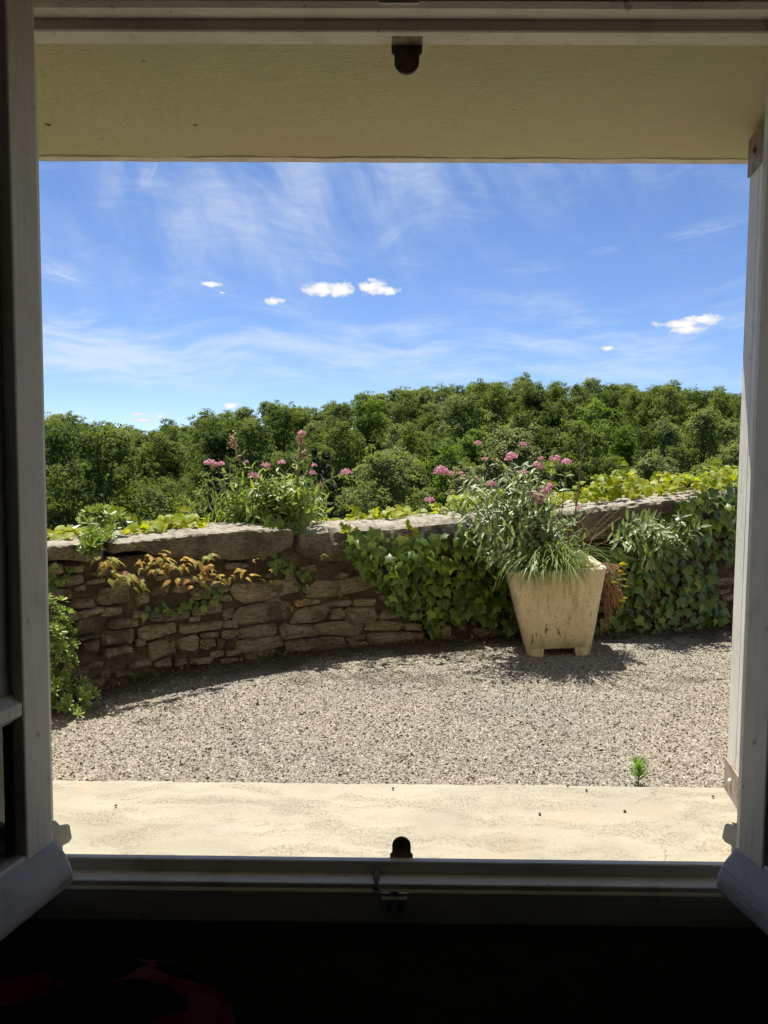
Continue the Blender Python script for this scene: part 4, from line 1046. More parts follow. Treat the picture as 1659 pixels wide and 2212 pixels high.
def rosettes(root, spots):
    for p, ax, s in spots:
        o = put(bpy.data.objects.new('leaf_rosette', ROS[rnd.randrange(3)]), root)
        M = Matrix.Translation(p) @ ax.to_track_quat('Z', 'Y').to_matrix().to_4x4() @ Matrix.Rotation(rnd.uniform(0, 6), 4, 'Z') @ Matrix.Scale(s, 4)
        o.matrix_local = rel(root, M)
def mk_shrub():
    c = Vector((-1.545, 3.40, 0)); root = thing('shrub', 'small fleshy leaved green shrub at the wall foot beside the left casement', 'shrub', tuple(c))
    sp_ = []
    cz = .27
    for i in range(210):
        d = Vector((rnd.gauss(0, 1), rnd.gauss(-.35, 1), rnd.gauss(.2, .8))).normalized(); k = rnd.uniform(.7, 1.03)
        p = c+Vector((d.x*.16, d.y*.17, cz+d.z*.27))*1.0; p = Vector((c.x+d.x*.125*k, c.y+d.y*.16*k, max(.03, cz+d.z*.27*k)))
        sp_.append((p, (d+Vector((0, 0, .7))).normalized(), rnd.uniform(.026, .040)))
    for i in range(30):
        x = rnd.uniform(.02, .22); p = Vector((c.x+x, c.y-.05+rnd.gauss(0, .07), rnd.uniform(.03, .16)*(1.15-x*2)))
        p.z = max(.02, p.z); sp_.append((p, Vector((.5+rnd.gauss(0, .3), -.3, .7)).normalized(), rnd.uniform(.028, .044)))
    rosettes(root, sp_)
    for i in range(12):
        a = rnd.uniform(0, 6.28); q = c+Vector((math.cos(a)*.12, math.sin(a)*.12, .32)); MB().tube([c+Vector((0, 0, -.01)), c.lerp(q, .5)+rv(.015), q], [.006, .005, .003], 5).obj('stem', 'woody_stem', root)
mk_shrub()
def mk_stonecrop():
    b = on_wall(225, 1165, -.05); root = thing('stonecrop', 'pale green fleshy stonecrop spilling over the left capstone', 'plant', tuple(b))
    sp_ = []
    for (x, y, off, n_, a, bb) in [(205, 1108, -.15, 12, 22, 12), (190, 1122, -.15, 9, 14, 12), (235, 1120, -.12, 8, 25, 12), (215, 1140, -.05, 13, 26, 14), (255, 1135, -.12, 9, 20, 12), (215, 1160, .05, 11, 22, 10), (185, 1178, .09, 9, 10, 8), (200, 1190, .10, 10, 14, 8), (210, 1175, .09, 9, 14, 8)]:
        for _ in range(n_):
            p = on_wall(x+rnd.uniform(-a, a), y+rnd.uniform(-bb, bb), off+rnd.uniform(-.04, .04)); sp_.append((p, Vector((rnd.gauss(0, .35), -.35+rnd.gauss(0, .3), .9)).normalized(), rnd.uniform(.034, .055)))
    rosettes(root, sp_)
    for (x, y) in ((205, 1108), (240, 1120), (190, 1125), (255, 1135)):
        MB().tube([on_wall(222, 1172, 0), on_wall((x+222)/2, (y+1172)/2, -.05), on_wall(x, y, -.14)], [.007, .006, .004], 5).obj('stem', 'green_stem', root)
mk_stonecrop()

# ------------------------------------------------------------------ ferns on the wall
def frond(name, m, np_, seed, w_=.17):
    r_ = random.Random(seed); v = []; f = []
    def P(u): return Vector((.05*math.sin(u*3), u, .18*u-.45*u*u))
    for k in range(np_):
        u = .15+.82*k/np_; L = .30*math.sin(math.pi*min(1, .25+.75*u))**.7*(1.12-u)*.85
        for s in (-1, 1):
            a = P(u); a2 = P(u+.055); t_ = a+Vector((s*L, .12+r_.uniform(-.03, .05), -.10*L+r_.uniform(-.05, .03)))
            md = a.lerp(t_, .55)+Vector((0, .05, .02)); md2 = a.lerp(t_, .55)+Vector((0, -.018, .02)); b = len(v)
            v += [a, a2, md, t_, md2]; f += [(b, b+4, b+2), (b, b+2, b+1), (b+4, b+3, b+2)]
    b = len(v); n_ = 6
    for k in range(n_+1):
        p = P(k/n_); v += [p+Vector((-.012, 0, .004)), p+Vector((.012, 0, .004))]
    for k in range(n_): f += [(b+2*k, b+2*k+1, b+2*k+3), (b+2*k, b+2*k+3, b+2*k+2)]
    return lib(name, v, f, m)
for i in range(3): frond('frondg%d' % i, 'fern_gold', 11+i, i); frond('frondn%d' % i, 'fern_green', 11+i, 5+i)
def fern(label, spots, kinds, size, off=.03, group='ferns on the wall'):
    off += .10
    c0 = on_wall(*spots[0][:2], off); root = thing('fern', label, 'fern', tuple(c0), group); pl = []
    for (x, y, n_, spx) in spots:
        for i in range(n_):
            p = on_wall(x+rnd.gauss(0, spx), y+rnd.gauss(0, spx*.6), off); _, tg, n = wall_frame(p.x)
            tip = (n*rnd.uniform(.5, 1.0)+tg*rnd.gauss(0, .75)+Vector((0, 0, rnd.uniform(-.9, .25)))).normalized()
            k = kinds[rnd.randrange(len(kinds))]
            pl.append((k+'%d' % rnd.randrange(3), mat_leaf(p, tip, (Vector((0, 0, 1))+n*.6+rv(.2)).normalized(), rnd.uniform(*size))))
    leafset(root, pl, 'frond')
fern('golden brown dried fern cluster under the middle of the left capstone', [(330, 1205, 9, 10), (350, 1212, 12, 14), (365, 1222, 10, 12), (345, 1235, 5, 10)], ['frondg', 'frondg', 'frondn'], (0.036, 0.067), .08)
fern('yellow green fern cluster hanging below the stonecrop', [(235, 1200, 5, 8), (240, 1218, 6, 8), (235, 1240, 6, 8), (262, 1250, 6, 10), (275, 1235, 5, 10), (305, 1255, 5, 10)], ['frondg', 'frondn', 'frondn'], (0.050, 0.089), .06)
fern('yellow and brown fern tuft right of the dried fern cluster', [(398, 1205, 6, 7), (395, 1220, 5, 7), (378, 1250, 4, 7), (300, 1220, 5, 12)], ['frondg'], (0.043, 0.067), .07)
fern('mixed green and golden fern with spreading fronds below the capstone', [(432, 1212, 5, 8), (452, 1222, 5, 8), (440, 1240, 6, 10), (470, 1250, 5, 9), (410, 1255, 4, 8), (455, 1200, 3, 6)], ['frondn', 'frondg'], (0.050, 0.085), .06)
fern('single golden fern frond pair at the right end of the fern row', [(525, 1232, 3, 4), (530, 1245, 3, 4)], ['frondg'], (0.050, 0.074), .05)
fern('small yellow fern tuft between the golden frond and the spreading fern', [(500, 1243, 4, 4)], ['frondg', 'frondn'], (0.036, 0.052), .04)
fern('low yellow fern tuft above the long flat stone', [(582, 1252, 4, 6), (596, 1254, 3, 5)], ['frondg'], (0.036, 0.052), .04)
fern('brown curled fern tuft in a joint of the lower wall', [(645, 1302, 6, 5), (636, 1312, 4, 4)], ['frondg'], (0.036, 0.056), .04)
fern('tiny green fern frond below the rounded capstone', [(703, 1198, 2, 4)], ['frondn'], (0.040, 0.056), .05)
fern('tiny yellow fern in the wall left of the ivy', [(735, 1282, 3, 4), (742, 1292, 2, 3)], ['frondn'], (0.032, 0.048), .04)
fern('small brown fern bits under the end of the left capstone', [(555, 1208, 3, 4), (585, 1235, 2, 3)], ['frondg'], (0.025, 0.037), .05)

# ------------------------------------------------------------------ grasses, sedum with yellow flowers, dry stalks
def blade(V_, F_, va, base, az, L, w_, lean, droop, seg=5, c=None):
    d = Vector((math.cos(az), math.sin(az), 0)); s = Vector((-d.y, d.x, 0)); c = rnd.random() if c is None else c; b = len(V_)
    for k in range(seg+1):
        u = k/seg; p = base+d*(lean*L*u+droop*L*.5*u*u)+Vector((0, 0, L*(u-droop*u*u*1.05)))
        h = w_*(1-u)**.6*(.6+.4*min(1, u*4)); V_ += [p-s*h, p+s*h]; va += [c, c]
    for k in range(seg): F_.append((b+2*k, b+2*k+1, b+2*k+3, b+2*k+2))
def arc_blade(V_, F_, va, base, az, L, w_, e0, e1, seg=9, ex=.75):
    d = Vector((math.cos(az), math.sin(az), 0)); s = Vector((-d.y, d.x, 0)); c = rnd.random(); b = len(V_); p = base.copy()
    for k in range(seg+1):
        u = k/seg; h = w_*min(1, (1-u)*2.2)**.7; V_ += [p-s*h, p+s*h]; va += [c, c]
        e = e0+(e1-e0)*u**ex; p = p+(d*math.cos(e)+Vector((0, 0, math.sin(e))))*(L/seg)
    for k in range(seg): F_.append((b+2*k, b+2*k+1, b+2*k+3, b+2*k+2))
def grass_obj(name, V_, F_, va, m, parent=None):
    off = parent.location if parent is not None else Vector((0, 0, 0))
    return put(bpy.data.objects.new(name, np_mesh(name, [tuple(v-off) for v in V_], F_, m, va, True)), parent)
def mk_pot_grass():
    root = thing('grass_tuft', 'long green grass tuft drooping over the front rim of the planter', 'grass', tuple(pot_pt(-.02, -.16, .45)))
    V_, F_, va = [], [], []
    for i in range(300):
        x = rnd.gauss(-.02, .05) if i % 5 else rnd.gauss(-.12, .05); b = pot_pt(max(-.22, min(.2, x)), -.235+rnd.random()**1.5*.12, .465)
        arc_blade(V_, F_, va, b, POT_A-math.pi/2+rnd.gauss(0, .8), (rnd.uniform(.2, .62) if i % 5 else rnd.uniform(.12, .28)), rnd.uniform(.0018, .0036), R(rnd.uniform(68, 89)), R(rnd.uniform(-97, -30)))
    for i in range(260):
        b = pot_pt(rnd.uniform(-.22, .16), rnd.uniform(-.2, .15), .455)
        blade(V_, F_, va, b, rnd.uniform(0, 6.28), rnd.uniform(.1, .22), rnd.uniform(.0018, .003), rnd.uniform(.1, .5), rnd.uniform(.2, .9))
    stuff(grass_obj('blades', V_, F_, va, 'grass_green', root))
    V_, F_, va = [], [], []
    for i in range(26):
        b = pot_pt(rnd.uniform(-.22, -.05), -.21+rnd.random()*.04, .46); blade(V_, F_, va, b, POT_A-math.pi/2+rnd.gauss(0, 1), rnd.uniform(.08, .2), .002, .5, rnd.uniform(.7, 1.5))
    stuff(grass_obj('dry_blades', V_, F_, va, 'dry_grass', root))
    root = thing('wild_grass', 'fine grass with straw coloured ears at the right of the planter', 'grass', tuple(pot_pt(.1, 0, .45)))
    V_, F_, va = [], [], []
    for i in range(210):
        b = pot_pt(rnd.gauss(.1, .055), rnd.uniform(-.15, .12), .45); blade(V_, F_, va, b, rnd.uniform(0, 6.28), rnd.uniform(.1, .24), rnd.uniform(.0012, .0024), rnd.uniform(.1, .6), rnd.uniform(.1, .8))
    stuff(grass_obj('blades', V_, F_, va, 'grass_green', root))
    for (x, y) in ((1318, 1105), (1325, 1130), (1340, 1118), (1300, 1150), (1310, 1170), (1290, 1140), (1360, 1080)):
        T = at_y(x, y, 4.55+rnd.uniform(-.06, .1)); B = pot_pt(rnd.gauss(.12, .03), 0, .45); m_ = B.lerp(T, .5)+Vector((-.02, 0, .05))
        mb = MB().tube([B, m_, T], [.0011, .0009, .0006], 4)
        o = mb.obj('ear_stalk', 'dry_grass', root)
        V_, F_, va = [], [], []
        d = (T-m_).normalized()
        for k in range(16):
            q = T-d*(.09*k/16); s_ = rv(1).normalized(); blade(V_, F_, va, q, rnd.uniform(0, 6.28), .014, .0011, .5, .3, 2)
        stuff(grass_obj('grass_ear', V_, F_, va, 'dry_grass', root))
mk_pot_grass()
def mk_stalks():
    root = thing('dry_stalk', 'tall bare dry stalk rising above the planter', 'stalk', tuple(pot_pt(.13, .05, .45)))
    Y = 4.62
    pts = [pot_pt(.10, .05, .45)] + [at_y(x, y, Y) for x, y in ((1228, 1160), (1243, 1105), (1250, 1060), (1255, 1000), (1254, 972))]
    MB().tube(pts, [.006, .0055, .005, .0045, .004, .0035], 6).obj('stem', 'woody_stem', root)
    for x, y in ((1264, 962), (1247, 960), (1256, 945)): MB().tube([pts[-1], at_y(x, y, Y)], [.003, .0015], 5).obj('twig', 'woody_stem', root)
    root = thing('dry_branch', 'thin dark dry branch leaning left among the pink flowers', 'branch', tuple(pot_pt(.0, -.05, .45)))
    MB().tube([pot_pt(.02, -.05, .45), at_y(1160, 1130, 4.45), at_y(1140, 1075, 4.45), at_y(1115, 1030, 4.45), at_y(1097, 995, 4.45)], [.005, .0045, .004, .003, .002], 6).obj('stem', 'woody_stem', root)
    root = thing('dry_branch', 'pale dry branch arching right over the planter rim', 'branch', tuple(pot_pt(.1, .0, .45)))
    MB().tube([pot_pt(.1, .0, .45), at_y(1225, 1140, 4.55), at_y(1255, 1125, 4.55), at_y(1285, 1095, 4.55), at_y(1298, 1075, 4.55)], [.004, .0035, .003, .002, .0015], 6).obj('stem', 'dry_grass', root)
mk_stalks()
YEL = flower_mesh('yellow_head', 'yellow_flower', 40, (1, 1, .5), 44, .2)
def mk_sedum():
    root = thing('sedum', 'reddish brown trailing sedum with yellow flowers hanging off the right planter edge', 'plant', tuple(pot_pt(.25, 0, .5)))
    mb = MB(); V_, F_, va = [], [], []
    for i in range(100):
        b = pot_pt(rnd.uniform(.2, .25), rnd.uniform(-.2, .16), .50)
        e = at_y(rnd.uniform(1306, 1346), rnd.uniform(1225, 1335), 4.45+rnd.uniform(-.05, .2)); m_ = b.lerp(e, .5)+Vector((.03+rnd.random()*.03, 0, rnd.uniform(.0, .06)))
        pts = []
        for k in range(6):
            u = k/5; pts.append(b*(1-u)**2+m_*2*u*(1-u)+e*u*u)
        mb.tube(pts, [.0022]*5+[.0012], 4, False)
        for k in range(8):
            u = rnd.random(); p = b*(1-u)**2+m_*2*u*(1-u)+e*u*u; blade(V_, F_, va, p, rnd.uniform(0, 6.28), .012, .0022, .8, -.2, 2)
    stuff(mb.obj('stems', 'red_stems', root)); stuff(grass_obj('dry_leaves', V_, F_, va, 'red_stems', root))
    for (x, y, s) in ((1346, 1217, 9), (1347, 1238, 6), (1350, 1250, 5), (1327, 1256, 6), (1341, 1232, 6), (1351, 1265, 5), (1350, 1290, 6), (1344, 1296, 7)):
        T = at_y(x, y+2, 4.42); B = pot_pt(.25, -.08, .46) if y < 1270 else at_y(1318, 1345, 4.45); m_ = B.lerp(T, .55)+Vector((.02, 0, -.02))
        MB().tube([B, m_, T], .0022, 5).obj('stem', 'green_stem', root)
        o = put(bpy.data.objects.new('flower_head', YEL), root); o.matrix_local = rel(root, Matrix.Translation(T) @ Matrix.Scale(s*T.y/FPX, 4))
        V_, F_, va = [], [], []
        for k in range(14):
            u = .3+.7*k/14; p = B*(1-u)**2+m_*2*u*(1-u)+T*u*u; blade(V_, F_, va, p, rnd.uniform(0, 6.28), .011, .0018, .8, -.3, 2)
        stuff(grass_obj('leaves', V_, F_, va, 'grass_green', root))
    for k in range(9):
        b = at_y(rnd.uniform(1300, 1318), rnd.uniform(1300, 1330), 4.5); e = at_y(rnd.uniform(1296, 1318), rnd.uniform(1342, 1372), 4.46)
        MB().tube([b, b.lerp(e, .5)+Vector((rnd.uniform(.0, .03), 0, 0)), e], .0018, 4).obj('stem', 'red_stems', root)
mk_sedum()
def mk_weed():
    b = at_z(1391, 1712, 0); b = Vector((b.x, b.y+.06, 0)); root = thing('weed', 'single bright green weed growing in the gravel behind the sill edge', 'weed', tuple(b)); pl = []
    H = .085
    for k in range(44):
        u = .2+.8*k/44; p = b+Vector((0, 0, H*u*.85)); a = k*2.4; tip = Vector((math.cos(a), math.sin(a), .55+u*1.3)).normalized()
        pl.append(('weed%d' % rnd.randrange(3), mat_leaf(p, tip, Vector((-tip.x, -tip.y, 1.2)), rnd.uniform(.042, .06)*(1.1-.2*u))))
    leafset(root, pl); MB().tube([b+Vector((0, 0, -.01)), b+Vector((0, 0, H*.9))], [.003, .0015], 5).obj('stem', 'green_stem', root)
    for i, (px, py, lab) in enumerate(((300, 1470, 'low green weed at the wall foot right of the shrub'), (575, 1425, 'small clover like weed at the foot of the wall below the flat stones'), (1330, 1385, 'small leafy weed beside the right foot of the planter'))):
        c = at_z(px, py, 0); root = thing('weed', lab, 'weed', tuple(c)); pl = []
        for k in range(40):
            p = c+Vector((rnd.gauss(0, .06), rnd.gauss(0, .03), rnd.uniform(.005, .05))); a = rnd.uniform(0, 6.28)
            pl.append(('ivy%d' % rnd.randrange(4), mat_leaf(p, Vector((math.cos(a), math.sin(a), .2)), Vector((0, -.3, 1)), rnd.uniform(.015, .03))))
        leafset(root, pl)
mk_weed()
def mk_litter():
    V_, F_, va = [], [], []
    for i in range(3400):
        x = rnd.uniform(-2.2, 3.2); p, tg, n = wall_frame(x); d = abs(rnd.gauss(0, .11)); q = p+n*(.02+d)+Vector((0, 0, .006+rnd.random()*.012))
        q.z += yard_z(q.x, q.y)
        L = rnd.uniform(.02, .10) if rnd.random() < .8 else rnd.uniform(.1, .2); az = math.atan2(tg.y, tg.x)+rnd.gauss(0, .6)
        d_ = Vector((math.cos(az), math.sin(az), rnd.gauss(0, .06))); s = Vector((-d_.y, d_.x, 0))*rnd.uniform(.0008, .002); c = rnd.random(); b = len(V_)
        bend = Vector((0, 0, rnd.uniform(0, .012)))
        V_ += [q-s, q+s, q+d_*L*.5+bend+s, q+d_*L*.5+bend-s, q+d_*L+s*.6, q+d_*L-s*.6]; va += [c]*6; F_ += [(b, b+1, b+2, b+3), (b+3, b+2, b+4, b+5)]
    for i in range(900):
        x = rnd.uniform(-2.2, 3.2); p, tg, n = wall_frame(x); q = p+n*(.02+abs(rnd.gauss(0, .06)))+Vector((0, 0, .012+rnd.random()*.02)); a = rv(1).normalized(); c_ = a.cross(Vector((.2, .3, 1))).normalized(); s = rnd.uniform(.006, .016); b = len(V_)
        V_ += [q-a*s, q-c_*s*.6, q+a*s, q+c_*s*.6]; va += [rnd.random()]*4; F_.append((b, b+1, b+2, b+3))
    o = stuff(grass_obj('dry_litter', V_, F_, va, 'dry_litter')); tag(o, 'dry grass and leaf litter strewn along the wall foot', 'litter')
    c = on_wall(372, 1392, .03); root = thing('dry_grass_tuft', 'dry straw coloured grass tuft drooping from a joint low in the wall', 'grass', tuple(c)); V_, F_, va = [], [], []
    for i in range(70):
        blade(V_, F_, va, c+Vector((rnd.gauss(0, .015), 0, 0)), -math.pi/2+rnd.gauss(0, 1.1), rnd.uniform(.08, .2), .0013, rnd.uniform(.2, .7), rnd.uniform(.5, 1.5))
    stuff(grass_obj('blades', V_, F_, va, 'dry_grass', root))
    for (x, y, lab) in ((690, 1240, 'straw of dry grass lying in the joint under the rounded capstone'), (260, 1185, 'dry brown grass roots under the stonecrop')):
        c = on_wall(x, y, .03); root = thing('dry_grass_tuft', lab, 'grass', tuple(c)); V_, F_, va = [], [], []
        for i in range(60):
            _, tg, n = wall_frame(c.x); blade(V_, F_, va, c+tg*rnd.gauss(0, .06)+n*rnd.random()*.03, rnd.choice((0, math.pi))+rnd.gauss(0, .5), rnd.uniform(.04, .12), .0012, rnd.uniform(.6, 1.2), rnd.uniform(.7, 1.2))
        stuff(grass_obj('blades', V_, F_, va, 'dry_litter', root))
    # loose stones at the wall foot and crumbs on the sill
    for (px, py, s, m, lab) in ((394, 1420, .035, 'terracotta', 'small reddish broken stone below the dry grass tuft'), (306, 1465, .028, 'cap_schist', 'small pale flat stone in the litter at the wall foot'), (1137, 1185, 0, '', ''), (1216, 1452, 0, '', ''), (1430, 1406, .014, 'cap_schist', 'small loose pebble right of the planter shadow'), (1297, 1458, .017, 'cap_schist', 'round pebble in the planter shadow')):
        if not s: continue
        c = at_z(px, py, 0); v, f = stone_geo(s*2, s*1.5, s*.8, rs, back=s); v = [(a, b_, c_) for a, b_, c_ in v]
        o = put(bpy.data.objects.new('loose_stone', mesh('loose_stone', v, f, m))); o.location = (c.x, c.y, s*.5); o.rotation_euler = (rnd.uniform(-.4, .4), 0, rnd.uniform(-1, 1)); tag(o, lab, 'stone')
    simp = [(1166, 1758, 'leaf crumb on the sill near its middle'), (1267, 1707, 'dark crumb on the sill below the weed'), (1226, 1697, 'tiny crumb at the outer edge of the sill'), (849, 1703, 'dark crumb on the sill above the iron stop'), (1540, 1720, 'crumb on the sill beside the shutter foot'), (1350, 1752, 'small seed husk on the right half of the sill'), (250, 1740, 'pale crumb on the left part of the sill')]
    for (px, py, lab) in simp:
        c = at_z(px, py, ZS+.004); v, f = stone_geo(.006, .004, .0025, rs, back=.003); o = put(bpy.data.objects.new('debris_crumb', mesh('debris_crumb', v, f, 'earth_mortar'))); o.location = c; tag(o, lab, 'debris', 'crumbs on the sill')
simple('terracotta', (.30, .16, .10), .9, (.22, .11, .07), 30, .3, 60)
mk_litter()

# ------------------------------------------------------------------ wooded hillside
def crown_mesh(name, m, H, Wd, n_, seed, low=.10, leaf=.27, lobes=16, tall=1.0, cream=0.0):
    r_ = np.random.default_rng(seed); L = []
    for i in range(int(lobes*1.7)):
        a = r_.uniform(0, 2*np.pi); zz = low+(1.02-low)*r_.random()**.85
        rad = Wd*.5*(np.sin(np.pi*np.clip((zz-low)/(1-low)*.74+.22, 0, 1))**.7)*r_.uniform(.15, 1.0)
        s = Wd*r_.uniform(.08, .20); L.append((rad*np.cos(a), rad*np.sin(a), zz*H-s*.6, s, s*r_.uniform(.65, 1.15)))
    L.append((0, 0, H*.5, Wd*.26, H*.24))
    L = np.array(L); w_ = L[:, 3]**2; nc = int(w_.sum()/Wd/Wd*900)
    k = r_.choice(len(L), nc, p=w_/w_.sum())
    d = r_.standard_normal((nc, 3)); d[:, 2] += .3; d /= np.linalg.norm(d, axis=1)[:, None]
    CC = L[k, :3]+d*np.stack([L[k, 3], L[k, 3], L[k, 4]], 1)*r_.uniform(.55, 1.05, nc)[:, None]
    hh = r_.random(nc); rad = r_.uniform(.18, .50, nc)
    j = r_.choice(nc, n_, p=rad**2/(rad**2).sum()); g = r_.standard_normal((n_, 3)); g /= np.linalg.norm(g, axis=1)[:, None]
    g *= (r_.uniform(.15, 1.15, n_)**.5)[:, None]; C = CC[j]+g*rad[j][:, None]*np.array([1.15, 1.15, .7]); st = r_.random(n_) < .10; C[st] += (d[j][st]*r_.uniform(.0, .35, (st.sum(), 1))+r_.normal(0, .12, (st.sum(), 3)))
    d = d[j]*.7+g*.5; d[:, 2] += .15; h = hh[j]
    nrm = d*.8+np.array([0, -.1, .7])+r_.normal(0, .55, (n_, 3)); nrm /= np.linalg.norm(nrm, axis=1)[:, None]
    a = np.cross(nrm, r_.standard_normal((n_, 3))); a /= np.linalg.norm(a, axis=1)[:, None]; b = np.cross(nrm, a)
    s = leaf*r_.uniform(.5, 1.2, n_)[:, None]
    V_ = np.stack([C-a*s*.5, C-b*s*.32+nrm*s*.08, C+a*s*.55, C+b*s*.32+nrm*s*.08], 1).reshape(-1, 3)
    F_ = np.arange(n_*4).reshape(-1, 4)
    var = np.clip(.15+.35*h+.25*r_.random(n_), 0, .74)
    if cream: 
        cm = (r_.random(n_) < cream)*(d[:, 2] > -.1); var = np.where(cm, r_.uniform(.85, .97, n_), var*.8)
    me = np_mesh(name, V_, F_, m, np.repeat(var, 4)); return me, L
def trunk_mesh(name, H, Wd, L, seed, r0=.2):
    r_ = random.Random(seed); mb = MB(); top = Vector((r_.uniform(-.4, .4), r_.uniform(-.4, .4), H*.8))
    sp_ = [Vector((0, 0, -.8)), Vector((.05, 0, H*.2)), top*.55+Vector((r_.uniform(-.3, .3), 0, 0)), top]
    mb.tube(sp_, [r0*1.25, r0, r0*.6, r0*.15], 7)
    for l in L[:9]:
        e = Vector((l[0], l[1], l[2])); z0 = max(H*.18, e.z*.55); s0 = Vector((0, 0, z0))
        mb.tube([s0, s0.lerp(e, .5)+Vector((0, 0, -.25)), e], [r0*.45, r0*.28, r0*.08], 5)
    return mesh(name, [tuple(v) for v in mb.v], mb.f, 'bark', True)
def conifer_mesh(name, H, Wd, n_, seed):
    r_ = np.random.default_rng(seed); t_ = r_.random(n_)**.75; nb = 42
    bi = r_.integers(0, nb, n_); bz = .12+.86*(np.arange(nb)/nb); baz = (np.arange(nb)*2.399); R_ = Wd*.5*(1-bz)**.75*r_.uniform(.75, 1.15, nb)+.25
    rad = R_[bi]*r_.uniform(.1, 1, n_)**.6; az = baz[bi]+r_.normal(0, .16, n_)
    C = np.stack([rad*np.cos(az), rad*np.sin(az), bz[bi]*H-rad*.22+r_.normal(0, .12, n_)], 1)
    dr = np.stack([np.cos(az), np.sin(az), -.3+r_.normal(0, .3, n_)], 1)+r_.normal(0, .35, (n_, 3)); dr /= np.linalg.norm(dr, axis=1)[:, None]
    b = np.cross(dr, r_.standard_normal((n_, 3))); b /= np.linalg.norm(b, axis=1)[:, None]; s = r_.uniform(.16, .38, n_)[:, None]
    V_ = np.stack([C, C+dr*s*.5+b*s*.2, C+dr*s, C+dr*s*.5-b*s*.2], 1).reshape(-1, 3)
    return np_mesh(name, V_, np.arange(n_*4).reshape(-1, 4), 'conifer', np.repeat(r_.random(n_)*.7, 4))
KINDS = {}
def kind(key, m, H, Wd, n_, seed, desc, cat='tree', **kw):
    me, L = crown_mesh('crown_'+key, m, H, Wd, n_, seed, **kw); KINDS[key] = (me, trunk_mesh('trunk_'+key, H, Wd, L, seed), H, desc)
kind('a1', 'oak_a', 11, 9.4, 16530, 1, 'broad mid green oak'); kind('a2', 'oak_a', 11.5, 8.2, 15660, 2, 'tall mid green oak', lobes=20)
kind('a3', 'oak_a', 10.5, 10.0, 17400, 3, 'wide spreading mid green oak', lobes=22); kind('b1', 'oak_b', 11.5, 8.4, 15660, 4, 'dark green oak', lobes=18)
kind('b2', 'oak_b', 12, 7.4, 14790, 5, 'slender dark green oak', lobes=20); kind('c1', 'oak_c', 10, 9.2, 16530, 6, 'pale grey green tree', lobes=18)
kind('c2', 'oak_c', 9, 7.0, 14790, 7, 'rounded pale green tree', lobes=14); kind('d1', 'oak_d', 10.5, 8.0, 15660, 8, 'fresh bright green tree', lobes=18)
kind('d2', 'oak_d', 8.5, 5.6, 12180, 9, 'small bright green tree', lobes=14)
kind('s1', 'oak_a', 11.5, 7.5, 9048, 12, 'thin crowned feathery green tree', lobes=20, leaf=.27)
kind('ch', 'chestnut', 9.5, 6.5, 15660, 10, 'cream flowered chestnut tree', cream=.35)
KINDS['pine'] = (conifer_mesh('crown_pine', 15, 7.5, 9500, 11), trunk_mesh('trunk_pine', 14, 6, np.zeros((0, 5)), 3, .24), 15, 'tall dark conifer')
ORD = ['first', 'second', 'third', 'fourth', 'fifth', 'sixth', 'seventh', 'eighth', 'ninth', 'tenth', 'eleventh', 'twelfth', 'thirteenth', 'fourteenth', 'fifteenth', 'sixteenth', 'seventeenth', 'eighteenth', 'nineteenth', 'twentieth', 'twenty-first', 'twenty-second', 'twenty-third', 'twenty-fourth', 'twenty-fifth', 'twenty-sixth', 'twenty-seventh', 'twenty-eighth', 'twenty-ninth', 'thirtieth', 'thirty-first', 'thirty-second', 'thirty-third', 'thirty-fourth', 'thirty-fifth']
def plant_tree(key, x, y, z, s, lab, rz=None, sq=1.0):
    cr, tr, H, desc = KINDS[key]
    nm = 'conifer_tree' if key == 'pine' else ('chestnut_tree' if key == 'ch' else ('oak_tree' if key[0] in 'ab' else 'broadleaf_tree'))
    r_ = bpy.data.objects.new(nm, None); put(r_, None, (x, y, z)); r_.rotation_euler.z = trng.uniform(0, 6.28) if rz is None else rz; r_.scale = (s*sq, s*sq, s)
    tag(r_, lab, 'tree', 'trees on the wooded hillside')
    put(bpy.data.objects.new('trunk', tr), r_); put(bpy.data.objects.new('crown', cr), r_)
trng = random.Random(23)
rows = [RIDGE-r_*(10.5-.25*r_) for r_ in range(11)]
ROWN = ['on the skyline'] + ['in row %s below the skyline' % o for o in ('two', 'three', 'four', 'five', 'six', 'seven', 'eight', 'nine', 'ten', 'eleven', 'twelve')]
special = {}
def px_of(x, y, z):
    q = ROT.transposed() @ (Vector((x, y, z))-CAM); return 829.5+FPX*q.x/-q.z
